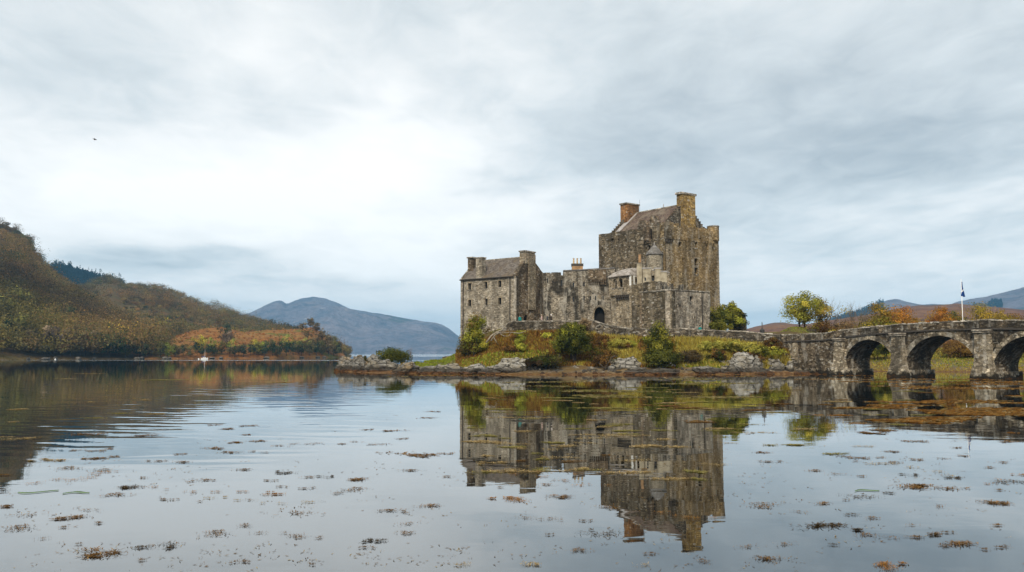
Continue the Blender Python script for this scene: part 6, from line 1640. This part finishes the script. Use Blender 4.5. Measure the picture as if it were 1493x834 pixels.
LM = [(350, 213, 60), (330, 237, 60), (180, 287, 90), (95, 283, 50), (230, 318, 50), (300, 380, 230), (400, 376, 60), (140, 340, 90, 'brown', 's'), (70, 478, 110, 'brown', 'd'), (40, 515, 120), (270, 440, 90), (400, 465, 50), (350, 580, 120), (190, 600, 130), (260, 650, 100, 'brown', 's'), (120, 715, 90, 'dark', 'd'), (90, 742, 70), (250, 685, 80), (625, 553, 130, 'orange', 'd'), (610, 507, 30), (860, 545, 100, 'brown', 'd'), (790, 497, 60), (1030, 585, 100), (1000, 690, 130, 'dark'), (910, 750, 90), (730, 805, 100, 'tan'), (460, 808, 60, 'tan'), (800, 690, 40), (1160, 808, 70, 'tan', 's'), (1190, 765, 50),
      (610, 204, 130, 'olive'), (620, 215, 100, 'olive'), (510, 276, 80, 'olive'), (550, 330, 150, 'tan', 'd'), (560, 415, 140, 'tan', 'd'), (640, 445, 250, 'tan', 'd'), (825, 333, 100, 'olive', 'd'), (745, 375, 60, 'olive'), (900, 280, 120, 'olive'), (1015, 272, 80, 'tan'), (970, 315, 80, 'tan'), (1120, 450, 200, 'tan', 'd'), (1280, 475, 160, 'tan', 'd'), (1100, 300, 100, 'olive'), (1220, 347, 180, 'tan', 'd'), (1240, 320, 90, 'tan'), (940, 335, 60, 'tan'), (720, 240, 80, 'olive'), (1230, 285, 110, 'olive'), (1010, 200, 160, 'olive'), (1180, 215, 120, 'olive'), (850, 160, 140, 'olive'), (960, 130, 160, 'olive'), (1150, 120, 140, 'olive'), (1280, 180, 120, 'tan'), (600, 165, 60, 'olive'), (700, 290, 90, 'tan')]
for e in LM: weed(500 + e[0] * .3765, 520 + e[1] * .3765, e[2] * .3765, *e[3:])
LR = [(325, 406, 100), (445, 345, 130, 'olive', 'd'), (295, 372, 70), (275, 295, 100, 'tan'), (170, 335, 40, 'tan'), (575, 378, 120, 'olive'), (510, 443, 80), (685, 348, 50, 'tan'), (800, 368, 70), (890, 328, 100), (1050, 353, 40), (1075, 385, 50), (1250, 330, 80), (1230, 410, 50), (680, 464, 40), (590, 455, 70, 'brown', 's'), (875, 458, 50, 'dark', 'd'), (1035, 470, 70, 'dark', 'd'), (880, 503, 260, 'brown', 'd'), (790, 530, 70, 'dark'), (690, 545, 100, 'dark'), (1175, 430, 50), (1230, 485, 140, 'dark'), (1190, 570, 160, 'brown', 'd'), (300, 577, 150), (545, 570, 90), (620, 555, 30), (440, 600, 60, 'brown', 's'), (630, 612, 50, 'dark'), (725, 625, 60), (560, 660, 230, 'dark', 'd'), (700, 690, 80), (875, 652, 50, 'brown', 's'), (960, 692, 50, 'dark', 'd'), (1060, 725, 140, 'brown', 'd'), (1155, 748, 40), (1220, 738, 70), (1215, 655, 60),
      (300, 780, 150), (70, 793, 60), (250, 740, 100, 'brown', 's'), (370, 725, 100, 'brown', 's'), (810, 810, 130, 'orange', 'd'), (565, 730, 40, 'dark'), (985, 580, 90, 'brown', 's'), (1220, 518, 40), (40, 475, 90, 'olive', 'd'), (900, 400, 90), (1000, 395, 60, 'brown', 's'), (660, 405, 60, 'brown', 's'), (760, 300, 60, 'dark')]
for e in LR: weed(1000 + e[0] * .3766, 520 + e[1] * .3766, e[2] * .3766, *e[3:])
for (px, py, w, lab) in ((53, 718, 48, 'flat yellow green blade of weed near the lower left'), (113, 719, 34, 'curved bright green blade of weed beside the flat one'), (1263, 716, 38, 'bright green ribbon of weed on the right of the water')):
    p = WP(px, py); D = p.y; L = w * D / 1200; mb = MB()
    pts = [(p.x - L / 2 + L * k / 10, p.y + .10 * math.sin(k * .5 + px) + (k - 5) * .02, .012) for k in range(11)]; vs = []
    for k, q in enumerate(pts): hw = .05 * math.sin(math.pi * (k + .6) / 11.2); vs += [(q[0], q[1] - hw, q[2]), (q[0], q[1] + hw, q[2] + .008), (q[0], q[1], q[2] - .006)]
    fs = [(k * 3 + i, (k + 1) * 3 + i, (k + 1) * 3 + (i + 1) % 3, k * 3 + (i + 1) % 3) for k in range(10) for i in range(3)]; mb.add(vs, fs); tag(obj('ribbon_weed', mb, M['weed_green'] if 'weed_green' in M else plain('green_weed', (.10, .20, .03), .5, .3, 8), None, True, origin=(p.x, p.y, 0)), lab, 'seaweed', None, 'thing')
rw = random.Random(21)
for i in range(40):
    px = rw.uniform(690, 1055); weed(px, rw.uniform(566, 690), rw.uniform(16, 60), rw.choice(['olive', 'tan', 'tan', 'olive', 'brown']), rw.choice('dmm'))
for i in range(34):
    px = rw.uniform(1070, 1490); weed(px, 570 + 62 * rw.random() ** 1.2, rw.uniform(14, 52), rw.choice(['tan', 'brown', 'orange', 'olive']), rw.choice('dmm'))
for i in range(15):
    px, py = rw.uniform(20, 1450), rw.uniform(640, 815); kk = rw.choice(['brown', 'brown', 'tan', 'orange']); sl = rw.uniform(-.14, .14)
    for j in range(rw.randint(3, 6)):
        weed(px, py, rw.uniform(8, 34), kk, rw.choice('mss')); px += rw.uniform(12, 42); py += sl * 30 + rw.uniform(-4, 4); py = min(832, max(600, py))
# crumbs of weed no one could count, and the dense weed bed off the bridge and along the shore
def crumbs():
    rng = np.random.default_rng(77); V, C = [], []
    for i in range(1900):
        px, py = rng.uniform(-20, 1510), 590 + 244 * rng.random() ** .8
        if fbm(px, py * 4, .006, 3) < rng.normal(.10, .14): continue
        p = WP(px, py); D = p.y; s = rng.uniform(.012, .05) * (D / 18) ** .6
        for k in range(rng.integers(1, 5)):
            x, y = p.x + rng.normal(0, 3 * s), p.y + rng.normal(0, 3 * s); a = rng.uniform(0, 6.28); u = np.array([math.cos(a), math.sin(a)]) * s; v = np.array([-u[1], u[0]]) * .3; c = np.array([x, y]); z = rng.uniform(.004, .02)
            V += [(*(c - u), .004), (*(c - v), .006), (*(c + u), z), (*(c + v), .006)]; C.append(np.array(WEED['brown' if rng.random() < .7 else 'tan'][rng.integers(4)]))
    return mesh_quads('seaweed_crumbs', np.array(V), np.array(C), M['leaf'])
o = bpy.data.objects.new('seaweed_crumbs', crumbs()); SC.collection.objects.link(o); tag(o, 'scattered crumbs of seaweed drifting over the whole near water', 'seaweed', kind='stuff')


def bed():
    rng = np.random.default_rng(78); V, C = [], []; n = 0
    for i in range(90000):
        px = rng.uniform(480, 1560); py = 546 + 84 * rng.random() ** 1.3
        p = WP(px, py); x, D = p.x, p.y
        f = fbm(x * .35, D, .22, 4); f2 = fbm(x + 90, D * .6, .07, 3)
        right = max(0, min(1, (px - 1130) / 150)) * max(0, min(1, (640 - py) / 45)); mid = (.75 if px > 690 else 0) * max(0, min(1, (598 - py) / 30)); sh = .62 * max(0, min(1, (555 - py) / 8))
        want = max(right * .95, mid * .55, sh * .9)
        if f * .9 + f2 * .4 < .40 - want * .38: continue
        if px > 1215 and D > 84 + (1493 - px) * .085: continue
        s = rng.uniform(.06, .22); a = rng.normal(0, .3); u = np.array([math.cos(a), math.sin(a)]) * s; v = np.array([-u[1], u[0]]) * rng.uniform(.4, .8); c = np.array([x, D])
        V += [(*(c - u), .003 + rng.uniform(0, .03)), (*(c - v), .004), (*(c + u), .003 + rng.uniform(0, .05)), (*(c + v), .004)]
        k = 'orange' if (px > 1180 and rng.random() < .62) or (sh > .4 and rng.random() < .6) else 'tan' if rng.random() < .3 else 'olive' if px < 1150 else 'brown'
        C.append(np.array(WEED[k][rng.integers(3)]) * rng.uniform(.35, 1.1))
    return mesh_quads('seaweed_bed', np.array(V), np.array(C), M['leaf'])
o = bpy.data.objects.new('seaweed_bed', bed()); SC.collection.objects.link(o); tag(o, 'orange brown bed of floating seaweed along the shore and off the bridge', 'seaweed', kind='stuff')

# ------------------------------------------------------------------ the air
def haze():
    m = bpy.data.materials.new('haze_air'); m.use_nodes = True; g = NT(m.node_tree); m.node_tree.nodes.clear()
    pv = g.n('ShaderNodeVolumePrincipled'); pv.inputs['Color'].default_value = (.26, .62, 1.0, 1); pv.inputs['Density'].default_value = HAZE; pv.inputs['Anisotropy'].default_value = .0
    o = g.n('ShaderNodeOutputMaterial'); g.t.links.new(pv.outputs[0], o.inputs['Volume'])
    mb = MB(); mb.box(-9100, 9100, -450, 9700, -2.4, 430); tag(obj('haze', mb, m), 'thin blue haze over the loch', 'haze', None, 'stuff')
HAZE = 1.2e-4
haze()
